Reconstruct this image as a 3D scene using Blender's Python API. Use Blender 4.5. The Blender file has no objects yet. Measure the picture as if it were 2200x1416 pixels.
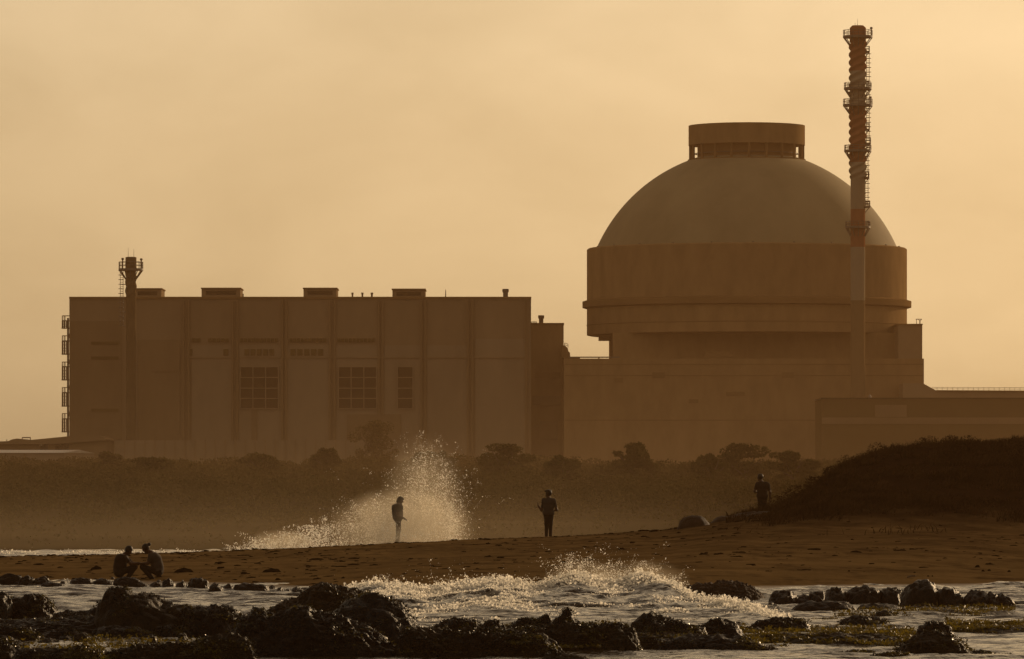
import bpy, bmesh, math, random
import numpy as np
from mathutils import Vector
random.seed(7)
RNG = np.random.default_rng(11)
R = math.radians

# ------------------------------------------------------------------ camera, sky, sun, exposure
FPX, CX, HZ, CAMH = 12400.0, 1100.0, 1030.0, 3.0      # focal length in photo pixels, centre column, horizon row, camera height
SUN_AZ, SUN_EL = 36.0, 14.0
EXPOSURE = 0.60
SKY_STRENGTH = 0.148
SKY_TINT = (1.0, 0.97, 0.90)
DUST_COLOR = (1.18, 0.835, 0.46)
SKY_GAMMA = 0.6
SUN_POWER = 2.1
SUN_COLOR = (1.0, 0.70, 0.40)
HAZE_DENSITY = 0.00017
HAZE_COLOR = (0.46, 0.255, 0.115)
HAZE_G = 0.45

S = bpy.context.scene
COL = S.collection
cam = bpy.data.cameras.new("camera")
cam.sensor_width = 36.0
cam.lens = FPX / 2200.0 * 36.0
cam.shift_y = (HZ - 708.0) / 2200.0
cam.clip_start = 0.5
cam.clip_end = 6000.0
camo = bpy.data.objects.new("camera", cam)
COL.objects.link(camo)
camo.location = (0, 0, CAMH)
camo.rotation_euler = (R(90), 0, 0)
S.camera = camo

S.view_settings.view_transform = 'Standard'
S.view_settings.look = 'None'
S.view_settings.gamma = 1.0
S.view_settings.exposure = EXPOSURE
S.cycles.max_bounces = 6
S.cycles.volume_bounces = 0
S.cycles.volume_step_rate = 0.4
S.cycles.volume_max_steps = 1024
S.cycles.use_denoising = True
S.cycles.sample_clamp_indirect = 6.0

W = bpy.data.worlds.new("World")
S.world = W
W.use_nodes = True


def build_world():
    nt = W.node_tree
    nt.nodes.clear()
    out = nt.nodes.new("ShaderNodeOutputWorld")
    bg = nt.nodes.new("ShaderNodeBackground")
    sky = nt.nodes.new("ShaderNodeTexSky")
    sky.sky_type = 'NISHITA'
    sky.sun_disc = False
    sky.sun_elevation = R(SUN_EL)
    sky.sun_rotation = R(SUN_AZ)
    sky.air_density = 1.2
    sky.dust_density = 2.4
    sky.ozone_density = 1.0
    # thin veil of cloud, fixed to the direction in the sky
    tc = nt.nodes.new("ShaderNodeTexCoord")
    mp = nt.nodes.new("ShaderNodeMapping")
    mp.inputs['Scale'].default_value = (19, 19, 40)
    n1 = nt.nodes.new("ShaderNodeTexNoise")
    n1.inputs['Scale'].default_value = 1.0
    n1.inputs['Detail'].default_value = 7.0
    n1.inputs['Roughness'].default_value = 0.52
    n1.inputs['Distortion'].default_value = 0.35
    rp = nt.nodes.new("ShaderNodeValToRGB")
    rp.color_ramp.elements[0].position = 0.30
    rp.color_ramp.elements[0].color = (0.91, 0.90, 0.875, 1)
    rp.color_ramp.elements[1].position = 0.66
    rp.color_ramp.elements[1].color = (1.05, 1.05, 1.05, 1)
    tint = nt.nodes.new("ShaderNodeMix")
    tint.data_type = 'RGBA'
    tint.blend_type = 'MULTIPLY'
    tint.inputs[0].default_value = 1.0
    tint.inputs[7].default_value = (*SKY_TINT, 1)
    cl = nt.nodes.new("ShaderNodeMix")
    cl.data_type = 'RGBA'
    cl.blend_type = 'MULTIPLY'
    cl.inputs[0].default_value = 1.0
    L = nt.links.new
    L(tc.outputs['Generated'], mp.inputs['Vector'])
    L(mp.outputs[0], n1.inputs['Vector'])
    L(n1.outputs[0], rp.inputs[0])
    gm = nt.nodes.new("ShaderNodeGamma")       # thin high veil evens the sky out
    gm.inputs['Gamma'].default_value = SKY_GAMMA
    L(sky.outputs[0], gm.inputs[0])
    bw = nt.nodes.new("ShaderNodeRGBToBW")     # airborne dust warms the sky all round
    L(gm.outputs[0], bw.inputs[0])
    warm = nt.nodes.new("ShaderNodeMix")
    warm.data_type = 'RGBA'
    warm.blend_type = 'MULTIPLY'
    warm.inputs[0].default_value = 1.0
    warm.inputs[7].default_value = (*DUST_COLOR, 1)
    L(bw.outputs[0], warm.inputs[6])
    dm = nt.nodes.new("ShaderNodeMix")
    dm.data_type = 'RGBA'
    dm.inputs[0].default_value = 0.7
    L(gm.outputs[0], dm.inputs[6])
    L(warm.outputs[2], dm.inputs[7])
    L(dm.outputs[2], tint.inputs[6])
    L(tint.outputs[2], cl.inputs[6])
    L(rp.outputs[0], cl.inputs[7])
    L(cl.outputs[2], bg.inputs['Color'])
    bg.inputs['Strength'].default_value = SKY_STRENGTH
    L(bg.outputs[0], out.inputs['Surface'])


build_world()
sl = bpy.data.lights.new("sun", 'SUN')
sl.energy = SUN_POWER
sl.angle = R(0.5)
sl.color = SUN_COLOR
so = bpy.data.objects.new("sun", sl)
COL.objects.link(so)
sv = Vector((math.sin(R(SUN_AZ)) * math.cos(R(SUN_EL)), math.cos(R(SUN_AZ)) * math.cos(R(SUN_EL)), math.sin(R(SUN_EL))))
so.rotation_euler = sv.to_track_quat('Z', 'Y').to_euler()
so.location = (60, 200, 60)

# ------------------------------------------------------------------ helpers


def PX(px, D):
    return (px - CX) * D / FPX


def PZ(py, D):
    return CAMH + (HZ - py) * D / FPX


def hash3(ix, iy, iz, seed):
    h = (ix.astype(np.int64) * 374761393 + iy.astype(np.int64) * 668265263 + iz.astype(np.int64) * 2147483647 + seed * 974711) & 0xFFFFFFFF
    h = ((h ^ (h >> 13)) * 1274126177) & 0xFFFFFFFF
    h = ((h ^ (h >> 16)) * 2246822519) & 0xFFFFFFFF
    h = h ^ (h >> 15)
    return (h & 0xFFFF).astype(np.float64) / 32767.5 - 1.0


def vnoise(x, y, z, seed=0):
    x, y, z = np.broadcast_arrays(np.asarray(x, float), np.asarray(y, float), np.asarray(z, float))
    ix, iy, iz = np.floor(x).astype(np.int64), np.floor(y).astype(np.int64), np.floor(z).astype(np.int64)
    fx, fy, fz = x - ix, y - iy, z - iz
    fx, fy, fz = fx * fx * (3 - 2 * fx), fy * fy * (3 - 2 * fy), fz * fz * (3 - 2 * fz)
    r = 0
    for a in (0, 1):
        for b in (0, 1):
            for c in (0, 1):
                w = (fx if a else 1 - fx) * (fy if b else 1 - fy) * (fz if c else 1 - fz)
                r = r + w * hash3(ix + a, iy + b, iz + c, seed)
    return r


def fbm(x, y, z, octv=4, seed=0, gain=0.5):
    r, amp, k, tot = 0, 1.0, 1.0, 0
    for o in range(octv):
        r = r + amp * vnoise(x * k + 13.7 * o, y * k - 7.1 * o, z * k + 3.3 * o, seed + o)
        tot += amp
        amp *= gain
        k *= 2.03
    return r / tot


def np_mesh(name, V, F, smooth=False):
    me = bpy.data.meshes.new(name)
    V = np.ascontiguousarray(V, dtype=np.float32)
    F = np.ascontiguousarray(F, dtype=np.int32)
    n, k = F.shape
    me.vertices.add(len(V))
    me.vertices.foreach_set('co', V.ravel())
    me.loops.add(n * k)
    me.loops.foreach_set('vertex_index', F.ravel())
    me.polygons.add(n)
    me.polygons.foreach_set('loop_start', np.arange(0, n * k, k, dtype=np.int32))
    if smooth:
        me.polygons.foreach_set('use_smooth', np.ones(n, dtype=bool))
    me.update(calc_edges=True)
    me.validate()
    return me


def tag(o, label=None, cat=None, group=None, kind=None):
    if label: o['label'] = label
    if cat: o['category'] = cat
    if group: o['group'] = group
    if kind: o['kind'] = kind
    return o


def link(name, me, mat=None, parent=None, loc=None):
    o = bpy.data.objects.new(name, me)
    COL.objects.link(o)
    if mat is not None: me.materials.append(mat)
    if parent is not None: o.parent = parent
    if loc is not None: o.location = loc
    return o


def empty(name, loc, label, cat, group=None):
    o = bpy.data.objects.new(name, None)
    COL.objects.link(o)
    o.location = loc
    o.empty_display_size = 0.5
    return tag(o, label, cat, group)


class MB:
    """collects simple solids as one mesh (coordinates are world; origin is subtracted when built under a parent)"""
    def __init__(s):
        s.v, s.f = [], []

    def add(s, vs, fs):
        n = len(s.v)
        s.v.extend(vs)
        s.f.extend([tuple(i + n for i in f) for f in fs])
        return s

    def box(s, x0, x1, y0, y1, z0, z1):
        vs = [(x0, y0, z0), (x1, y0, z0), (x1, y1, z0), (x0, y1, z0), (x0, y0, z1), (x1, y0, z1), (x1, y1, z1), (x0, y1, z1)]
        return s.add(vs, [(0, 3, 2, 1), (4, 5, 6, 7), (0, 1, 5, 4), (1, 2, 6, 5), (2, 3, 7, 6), (3, 0, 4, 7)])

    def tube(s, a, b, r, n=6, r2=None):
        a, b = Vector(a), Vector(b)
        d = (b - a)
        if d.length < 1e-6: return s
        q = d.to_track_quat('Z', 'Y')
        r2 = r if r2 is None else r2
        vs = []
        for p, rr in ((a, r), (b, r2)):
            for i in range(n):
                t = 2 * math.pi * i / n
                vs.append(tuple(p + q @ Vector((rr * math.cos(t), rr * math.sin(t), 0))))
        fs = [(i, (i + 1) % n, n + (i + 1) % n, n + i) for i in range(n)]
        fs += [tuple(range(n - 1, -1, -1)), tuple(range(n, 2 * n))]
        return s.add(vs, fs)

    def lathe(s, cx, cy, prof, n=96, close=True):
        vs, fs = [], []
        m = len(prof)
        for r, z in prof:
            for i in range(n):
                t = 2 * math.pi * i / n
                vs.append((cx + r * math.cos(t), cy + r * math.sin(t), z))
        for j in range(m - 1):
            for i in range(n):
                k = (i + 1) % n
                fs.append((j * n + i, j * n + k, (j + 1) * n + k, (j + 1) * n + i))
        if close:
            fs.append(tuple(range(n - 1, -1, -1)))
            fs.append(tuple(range((m - 1) * n, m * n)))
        return s.add(vs, fs)

    def prism(s, pts, y0, y1):
        """polygon in x,z swept along y"""
        n = len(pts)
        vs = [(x, y0, z) for x, z in pts] + [(x, y1, z) for x, z in pts]
        fs = [tuple(range(n)), tuple(range(2 * n - 1, n - 1, -1))]
        fs += [(i, n + i, n + (i + 1) % n, (i + 1) % n) for i in range(n)]
        return s.add(vs, fs)

    def build(s, name, mat, parent=None, smooth=False, bevel=0.0):
        me = bpy.data.meshes.new(name)
        off = Vector((0, 0, 0))
        p = parent
        while p is not None:
            off += p.location
            p = p.parent
        me.from_pydata([(x - off.x, y - off.y, z - off.z) for x, y, z in s.v], [], s.f)
        bm = bmesh.new()
        bm.from_mesh(me)
        bmesh.ops.recalc_face_normals(bm, faces=bm.faces)
        if smooth:
            for f in bm.faces: f.smooth = True
            for e in bm.edges:
                if len(e.link_faces) == 2 and e.calc_face_angle(0) > R(35): e.smooth = False
        bm.to_mesh(me)
        bm.free()
        o = link(name, me, mat, parent)
        if bevel:
            b = o.modifiers.new('bevel', 'BEVEL')
            b.width = bevel
            b.segments = 2
            b.limit_method = 'ANGLE'
        return o


# ------------------------------------------------------------------ materials

def mat_base(name, col, rough=0.8, var=0.25, scale=1.0, spec=0.5, bump=0.0, bscale=4.0, stretch=(1, 1, 1), col2=None, transl=0.0, metal=0.0):
    m = bpy.data.materials.new(name)
    m.use_nodes = True
    nt = m.node_tree
    b = nt.nodes['Principled BSDF']
    out = nt.nodes['Material Output']
    b.inputs['Roughness'].default_value = rough
    b.inputs['Metallic'].default_value = metal
    b.inputs['Specular IOR Level'].default_value = spec
    L = nt.links.new
    tc = nt.nodes.new("ShaderNodeTexCoord")
    mp = nt.nodes.new("ShaderNodeMapping")
    mp.inputs['Scale'].default_value = stretch
    L(tc.outputs['Object'], mp.inputs[0])
    n = nt.nodes.new("ShaderNodeTexNoise")
    n.inputs['Scale'].default_value = scale
    n.inputs['Detail'].default_value = 6
    n.inputs['Roughness'].default_value = 0.6
    L(mp.outputs[0], n.inputs['Vector'])
    rp = nt.nodes.new("ShaderNodeValToRGB")
    rp.color_ramp.elements[0].position = 0.3
    rp.color_ramp.elements[1].position = 0.7
    c2 = col2 or tuple(c * (1 + var) for c in col)
    c1 = tuple(c * (1 - var) for c in col)
    rp.color_ramp.elements[0].color = (*c1, 1)
    rp.color_ramp.elements[1].color = (*c2, 1)
    L(n.outputs[0], rp.inputs[0])
    L(rp.outputs[0], b.inputs['Base Color'])
    if bump:
        n2 = nt.nodes.new("ShaderNodeTexNoise")
        n2.inputs['Scale'].default_value = bscale
        n2.inputs['Detail'].default_value = 8
        L(mp.outputs[0], n2.inputs['Vector'])
        bp = nt.nodes.new("ShaderNodeBump")
        bp.inputs['Strength'].default_value = bump
        bp.inputs['Distance'].default_value = 0.05
        L(n2.outputs[0], bp.inputs['Height'])
        L(bp.outputs[0], b.inputs['Normal'])
    if transl:
        t = nt.nodes.new("ShaderNodeBsdfTranslucent")
        L(rp.outputs[0], t.inputs['Color'])
        mx = nt.nodes.new("ShaderNodeMixShader")
        mx.inputs[0].default_value = transl
        L(b.outputs[0], mx.inputs[1])
        L(t.outputs[0], mx.inputs[2])
        L(mx.outputs[0], out.inputs['Surface'])
    return m


M = {}
M['hall_pale'] = mat_base('hall_pale', (0.205, 0.155, 0.102), 0.9, 0.14, 0.15, 0.0, stretch=(1, 1, 0.3))
M['hall_dark'] = mat_base('hall_dark', (0.165, 0.115, 0.065), 0.9, 0.14, 0.15, 0.0, stretch=(1, 1, 0.3))
M['hall_upper'] = mat_base('hall_upper', (0.195, 0.14, 0.085), 0.9, 0.14, 0.15, 0.0, stretch=(1, 1, 0.3))
M['dome'] = mat_base('dome', (0.225, 0.185, 0.108), 0.8, 0.16, 0.12, 0.05, stretch=(1, 1, 0.5))
M['ochre'] = mat_base('ochre', (0.225, 0.145, 0.07), 0.9, 0.15, 0.4, 0.0, stretch=(1, 1, 0.4))
M['ochre_dark'] = mat_base('ochre_dark', (0.17, 0.105, 0.048), 0.9, 0.15, 0.10, 0.0)
M['concrete'] = mat_base('concrete', (0.21, 0.15, 0.09), 0.9, 0.15, 0.10, 0.0)
M['steel'] = mat_base('steel', (0.10, 0.08, 0.06), 0.6, 0.2, 2.0, 0.4)
M['window'] = mat_base('window', (0.025, 0.018, 0.009), 0.4, 0.2, 0.5, 0.1)
M['roofing'] = mat_base('roofing', (0.35, 0.30, 0.24), 0.5, 0.15, 0.4, 0.4)
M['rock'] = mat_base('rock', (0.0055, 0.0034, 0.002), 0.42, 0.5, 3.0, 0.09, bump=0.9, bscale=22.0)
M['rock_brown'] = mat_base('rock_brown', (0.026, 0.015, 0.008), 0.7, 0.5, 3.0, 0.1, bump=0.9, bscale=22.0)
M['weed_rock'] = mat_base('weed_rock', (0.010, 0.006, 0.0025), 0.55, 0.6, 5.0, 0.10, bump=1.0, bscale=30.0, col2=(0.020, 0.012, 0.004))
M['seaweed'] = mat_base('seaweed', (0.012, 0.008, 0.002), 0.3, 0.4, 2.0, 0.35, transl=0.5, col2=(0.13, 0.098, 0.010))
_rp = [n for n in M['seaweed'].node_tree.nodes if n.type == 'VALTORGB'][0]
_rp.color_ramp.elements[0].position, _rp.color_ramp.elements[1].position = 0.50, 0.72
M['stack_dark'] = mat_base('stack_dark', (0.105, 0.075, 0.042), 0.95, 0.15, 0.5, 0.0)
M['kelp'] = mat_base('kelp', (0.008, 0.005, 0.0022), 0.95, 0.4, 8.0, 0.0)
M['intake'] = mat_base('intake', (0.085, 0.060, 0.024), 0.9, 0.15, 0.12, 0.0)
M['weed_mat'] = mat_base('weed_mat', (0.016, 0.010, 0.002), 0.4, 0.5, 2.5, 0.25, transl=0.6, col2=(0.145, 0.105, 0.010))
M['scrub'] = mat_base('scrub', (0.060, 0.044, 0.014), 0.95, 0.35, 0.15, 0.0, transl=0.06)
M['crown'] = mat_base('crown', (0.072, 0.055, 0.018), 0.95, 0.35, 0.3, 0.0, transl=0.06)
M['bark'] = mat_base('bark', (0.08, 0.055, 0.035), 0.9, 0.3, 3.0, 0.1)
M['grass'] = mat_base('grass', (0.026, 0.014, 0.0065), 0.95, 0.72, 0.7, 0.0, transl=0.08)
M['skin'] = mat_base('skin', (0.045, 0.022, 0.012), 0.5, 0.1, 8.0, 0.08)
M['hair'] = mat_base('hair', (0.012, 0.010, 0.008), 0.5, 0.2, 30.0, 0.08)
M['shirt_dark'] = mat_base('shirt_dark', (0.016, 0.010, 0.007), 0.85, 0.15, 10.0, 0.08)
M['shirt_grey'] = mat_base('shirt_grey', (0.034, 0.026, 0.020), 0.85, 0.15, 10.0, 0.08)
M['trousers'] = mat_base('trousers', (0.011, 0.008, 0.006), 0.85, 0.15, 10.0, 0.08)
M['white_paint'] = mat_base('white_paint', (0.7, 0.66, 0.6), 0.4, 0.1, 6.0, 0.5)


def striped_stack(name, bands, red, white, soft=0.02):
    """paint bands by height: list of (z_bottom, is_red) from low to high"""
    m = mat_base(name, (0.20, 0.15, 0.09), 0.95, 0.12, 0.4, 0.0)
    nt = m.node_tree
    L = nt.links.new
    geo = nt.nodes.new("ShaderNodeNewGeometry")
    sep = nt.nodes.new("ShaderNodeSeparateXYZ")
    mr = nt.nodes.new("ShaderNodeMapRange")
    z0, z1 = bands[0][0], 90.0
    mr.inputs['From Min'].default_value = z0
    mr.inputs['From Max'].default_value = z1
    rp = nt.nodes.new("ShaderNodeValToRGB")
    rp.color_ramp.interpolation = 'CONSTANT'
    els = rp.color_ramp.elements
    els.remove(els[1])
    paints = (white, red, (0.16, 0.105, 0.052))
    els[0].position = 0.0
    els[0].color = (*paints[int(bands[0][1])], 1)
    for z, c in bands[1:]:
        els.new((z - z0) / (z1 - z0)).color = (*paints[int(c)], 1)
    L(geo.outputs['Position'], sep.inputs[0])
    L(sep.outputs['Z'], mr.inputs['Value'])
    L(mr.outputs[0], rp.inputs[0])
    old = nt.nodes['Principled BSDF'].inputs['Base Color'].links[0].from_socket
    mx = nt.nodes.new("ShaderNodeMix")
    mx.data_type = 'RGBA'
    mx.blend_type = 'MIX'
    mx.inputs[0].default_value = 0.85
    L(old, mx.inputs[6])
    L(rp.outputs[0], mx.inputs[7])
    L(mx.outputs[2], nt.nodes['Principled BSDF'].inputs['Base Color'])
    return m


def sand_material():
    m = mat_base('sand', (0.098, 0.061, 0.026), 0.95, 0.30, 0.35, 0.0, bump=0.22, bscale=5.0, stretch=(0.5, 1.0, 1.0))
    nt = m.node_tree
    L = nt.links.new
    b = nt.nodes['Principled BSDF']
    old = b.inputs['Base Color'].links[0].from_socket
    tc = nt.nodes.new("ShaderNodeTexCoord")
    # strewn dark weed and shell litter
    mp = nt.nodes.new("ShaderNodeMapping")
    mp.inputs['Scale'].default_value = (0.55, 0.50, 1)
    n = nt.nodes.new("ShaderNodeTexNoise")
    n.inputs['Scale'].default_value = 1.3
    n.inputs['Detail'].default_value = 9
    n.inputs['Roughness'].default_value = 0.72
    rp = nt.nodes.new("ShaderNodeValToRGB")
    rp.color_ramp.elements[0].position = 0.50
    rp.color_ramp.elements[0].color = (0, 0, 0, 1)
    rp.color_ramp.elements[1].position = 0.68
    rp.color_ramp.elements[1].color = (0.75, 0.75, 0.75, 1)
    L(tc.outputs['Object'], mp.inputs[0])
    L(mp.outputs[0], n.inputs['Vector'])
    L(n.outputs[0], rp.inputs[0])
    mx = nt.nodes.new("ShaderNodeMix")
    mx.data_type = 'RGBA'
    mx.inputs[7].default_value = (0.016, 0.009, 0.005, 1)
    L(rp.outputs[0], mx.inputs[0])
    L(old, mx.inputs[6])
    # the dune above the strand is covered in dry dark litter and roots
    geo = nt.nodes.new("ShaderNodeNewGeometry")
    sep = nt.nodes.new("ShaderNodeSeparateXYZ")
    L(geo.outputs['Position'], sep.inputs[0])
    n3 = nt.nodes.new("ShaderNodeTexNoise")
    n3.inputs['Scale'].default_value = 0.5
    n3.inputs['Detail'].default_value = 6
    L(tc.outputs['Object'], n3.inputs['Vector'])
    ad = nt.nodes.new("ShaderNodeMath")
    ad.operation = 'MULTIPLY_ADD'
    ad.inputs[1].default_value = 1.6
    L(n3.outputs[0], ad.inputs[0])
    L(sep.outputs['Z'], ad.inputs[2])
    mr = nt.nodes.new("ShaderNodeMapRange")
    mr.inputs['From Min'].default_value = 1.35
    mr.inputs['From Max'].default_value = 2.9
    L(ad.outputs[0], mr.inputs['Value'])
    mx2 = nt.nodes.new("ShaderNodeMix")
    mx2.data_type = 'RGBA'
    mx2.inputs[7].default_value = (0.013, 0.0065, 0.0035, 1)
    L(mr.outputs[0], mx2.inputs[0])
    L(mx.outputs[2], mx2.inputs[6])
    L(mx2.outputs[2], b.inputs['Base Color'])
    # wet sand near the waterline
    mr2 = nt.nodes.new("ShaderNodeMapRange")
    mr2.inputs['From Min'].default_value = 0.05
    mr2.inputs['From Max'].default_value = 0.20
    mr2.inputs['To Min'].default_value = 0.28
    mr2.inputs['To Max'].default_value = 0.95
    L(sep.outputs['Z'], mr2.inputs['Value'])
    L(mr2.outputs[0], b.inputs['Roughness'])
    mr3 = nt.nodes.new("ShaderNodeMapRange")
    mr3.inputs['From Min'].default_value = 0.04
    mr3.inputs['From Max'].default_value = 0.14
    mr3.inputs['To Min'].default_value = 0.5
    mr3.inputs['To Max'].default_value = 0.0
    L(sep.outputs['Z'], mr3.inputs['Value'])
    L(mr3.outputs[0], b.inputs['Specular IOR Level'])
    return m


def water_material():
    m = bpy.data.materials.new('water')
    m.use_nodes = True
    nt = m.node_tree
    L = nt.links.new
    b = nt.nodes['Principled BSDF']
    b.inputs['Base Color'].default_value = (0.02, 0.013, 0.006, 1)
    b.inputs['Roughness'].default_value = 0.09
    b.inputs['IOR'].default_value = 1.33
    b.inputs['Specular IOR Level'].default_value = 0.14
    b.inputs['Specular Tint'].default_value = (1.0, 0.86, 0.64, 1)
    tc = nt.nodes.new("ShaderNodeTexCoord")
    mp = nt.nodes.new("ShaderNodeMapping")
    mp.inputs['Scale'].default_value = (1.0, 0.6, 1)
    n = nt.nodes.new("ShaderNodeTexNoise")
    n.inputs['Scale'].default_value = 3.0
    n.inputs['Detail'].default_value = 5
    bp = nt.nodes.new("ShaderNodeBump")
    bp.inputs['Strength'].default_value = 0.9
    bp.inputs['Distance'].default_value = 0.14
    L(tc.outputs['Object'], mp.inputs[0])
    L(mp.outputs[0], n.inputs['Vector'])
    L(n.outputs[0], bp.inputs['Height'])
    L(bp.outputs[0], b.inputs['Normal'])
    return m


def foam_material(name, transl=0.45, col=(0.72, 0.70, 0.66), rough=0.22):
    m = bpy.data.materials.new(name)
    m.use_nodes = True
    nt = m.node_tree
    L = nt.links.new
    b = nt.nodes['Principled BSDF']
    b.inputs['Base Color'].default_value = (*col, 1)
    b.inputs['Roughness'].default_value = rough
    t = nt.nodes.new("ShaderNodeBsdfTranslucent")
    t.inputs['Color'].default_value = (*col, 1)
    mx = nt.nodes.new("ShaderNodeMixShader")
    mx.inputs[0].default_value = transl
    L(b.outputs[0], mx.inputs[1])
    L(t.outputs[0], mx.inputs[2])
    L(mx.outputs[0], nt.nodes['Material Output'].inputs['Surface'])
    return m


def wave_material():
    """turbid water with patches of foam lying on it"""
    m = water_material()
    m.name = 'wave_water'
    nt = m.node_tree
    L = nt.links.new
    b = nt.nodes['Principled BSDF']
    at = nt.nodes.new("ShaderNodeAttribute")
    at.attribute_name = 'foam'
    tc = nt.nodes.new("ShaderNodeTexCoord")
    n = nt.nodes.new("ShaderNodeTexNoise")
    n.inputs['Scale'].default_value = 2.6
    n.inputs['Detail'].default_value = 8
    n.inputs['Roughness'].default_value = 0.7
    L(tc.outputs['Object'], n.inputs['Vector'])
    ad = nt.nodes.new("ShaderNodeMath")
    ad.operation = 'ADD'
    L(at.outputs['Fac'], ad.inputs[0])
    L(n.outputs[0], ad.inputs[1])
    mr = nt.nodes.new("ShaderNodeMapRange")
    mr.inputs['From Min'].default_value = 0.90
    mr.inputs['From Max'].default_value = 1.08
    L(ad.outputs[0], mr.inputs['Value'])
    d = nt.nodes.new("ShaderNodeBsdfPrincipled")
    d.inputs['Base Color'].default_value = (0.26, 0.225, 0.175, 1)
    d.inputs['Roughness'].default_value = 0.4
    t = nt.nodes.new("ShaderNodeBsdfTranslucent")
    t.inputs['Color'].default_value = (0.26, 0.225, 0.175, 1)
    m1 = nt.nodes.new("ShaderNodeMixShader")
    m1.inputs[0].default_value = 0.3
    L(d.outputs[0], m1.inputs[1])
    L(t.outputs[0], m1.inputs[2])
    m2 = nt.nodes.new("ShaderNodeMixShader")
    L(mr.outputs[0], m2.inputs[0])
    L(b.outputs[0], m2.inputs[1])
    L(m1.outputs[0], m2.inputs[2])
    L(m2.outputs[0], nt.nodes['Material Output'].inputs['Surface'])
    return m


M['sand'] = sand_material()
M['water'] = water_material()
M['wave'] = wave_material()
M['foam'] = foam_material('foam', 0.6, (0.84, 0.80, 0.72), 0.32)
M['drops'] = foam_material('drops', 0.65, (0.86, 0.83, 0.77), 0.28)
M['land'] = mat_base('land', (0.03, 0.021, 0.010), 0.95, 0.35, 0.05, 0.0)

# ------------------------------------------------------------------ terrain
BU = np.array([-900, 0, 300, 600, 850, 1000, 1160, 1300, 1450, 1520, 1600, 1650, 1690, 1740, 1800, 1850, 1900, 1960, 2040, 2100, 2200, 3000], float)
BY = np.array([1206, 1197, 1191, 1181, 1169, 1161, 1156, 1148, 1137, 1125, 1108, 1099, 1081, 1052, 1012, 990, 977, 964, 956, 954, 953, 935], float)
BD = np.array([186, 190, 192, 197, 203, 206, 208, 210, 212, 214, 216, 218, 220, 222, 224, 225, 226, 227, 228, 228, 228, 228], float)
BZ = CAMH + (HZ - BY) * BD / FPX
NU = np.array([-900, 0, 300, 640, 1000, 1300, 1650, 2000, 2200, 3000], float)
NY = np.array([1262, 1262, 1263, 1277, 1288, 1286, 1273, 1270, 1266, 1262], float)
ND = CAMH * FPX / (NY - HZ)
MU = np.array([-900, 1500, 1650, 1800, 2200, 3000], float)
MK = np.array([0.74, 0.74, 0.62, 0.30, 0.24, 0.24], float)


UG = np.linspace(-1200, 3300, 4501)


def smooth_table(xs, ys, sig):
    k = np.arange(-4 * sig, 4 * sig + 1)
    w = np.exp(-0.5 * (k / sig) ** 2)
    t = np.pad(np.interp(UG, xs, ys), 4 * sig, mode='edge')
    return np.convolve(t, w / w.sum(), mode='valid')


T_ZC, T_DC, T_DN, T_K = smooth_table(BU, BZ, 10), smooth_table(BU, BD, 40), smooth_table(NU, ND, 70), smooth_table(MU, MK, 60)


def beach_z(u, D, detail=True):
    zc, dc, dn = np.interp(u, UG, T_ZC), np.interp(u, UG, T_DC), np.interp(u, UG, T_DN)
    k = np.interp(u, UG, T_K)
    d1 = dn + (dc - dn) * 0.55
    z1 = zc * k
    s = np.zeros_like(u, float)
    a = np.clip((D - dn) / (d1 - dn), 0, 1)
    z = z1 * (1 - (1 - a) ** 1.6)
    b = np.clip((D - d1) / (dc - d1), 0, 1)
    kw = np.clip((k - 0.35) / 0.35, 0, 1)
    bs = kw * (1 - (1 - b) ** 1.5) + (1 - kw) * b * b * (3 - 2 * b)
    z = np.where(D > d1, z1 + (zc - z1) * bs, z)
    c = np.clip((D - dc - 1.5) / 22.0, 0, 1)
    back = zc - (zc + 0.8) * (c * c * (3 - 2 * c)) - 0.10 * np.clip((D - dc) / 6, 0, 1)
    z = np.where(D > dc, back, z)
    front = np.clip((dn - D) / 12.0, 0, 1)
    z = np.where(D < dn, -0.9 * front, z)
    if detail:
        X = (u - CX) * D / FPX
        big = np.clip((z - 1.0) / 1.5, 0, 1)
        z = z + 0.035 * fbm(X * 0.8, D * 0.35, 0, 4, 3) + 0.020 * fbm(X * 4, D * 1.6, 5, 3, 9) + 0.030 * (1 - 2 * np.abs(fbm(X * 1.6, D * 0.9, 7, 3, 15))) * np.clip((D - d1) / 8, 0, 1) + big * 0.16 * fbm(X * 0.5, D * 0.5, 9, 5, 21)
    return z


def build_beach():
    us = np.concatenate([np.linspace(-900, -60, 60, endpoint=False), np.linspace(-60, 2260, 900), np.linspace(2260, 3000, 61)[1:]])
    ds = np.concatenate([np.linspace(130, 240, 420), np.linspace(240, 256, 20)[1:]])
    U, D = np.meshgrid(us, ds)
    Z = beach_z(U, D)
    V = np.stack([(U - CX) * D / FPX, D, Z], -1).reshape(-1, 3)
    n = len(us)
    i = (np.arange(len(ds) - 1)[:, None] * n + np.arange(n - 1)[None]).ravel()
    F = np.stack([i, i + 1, i + n + 1, i + n], -1)
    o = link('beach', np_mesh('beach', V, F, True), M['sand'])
    tag(o, kind='structure')
    return o


def land_z(X, Y):
    t = np.clip((Y - 240) / 570, 0, 1)
    s = np.clip((Y - 227) / 12, 0, 1)
    z = -1.4 + 1.5 * s * s * (3 - 2 * s) + 3.4 * t ** 0.8
    return z + np.where(Y > 255, 0.30 * fbm(X * 0.03, Y * 0.03, 0, 3, 5) * np.clip((Y - 255) / 60, 0, 1), 0)


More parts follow.
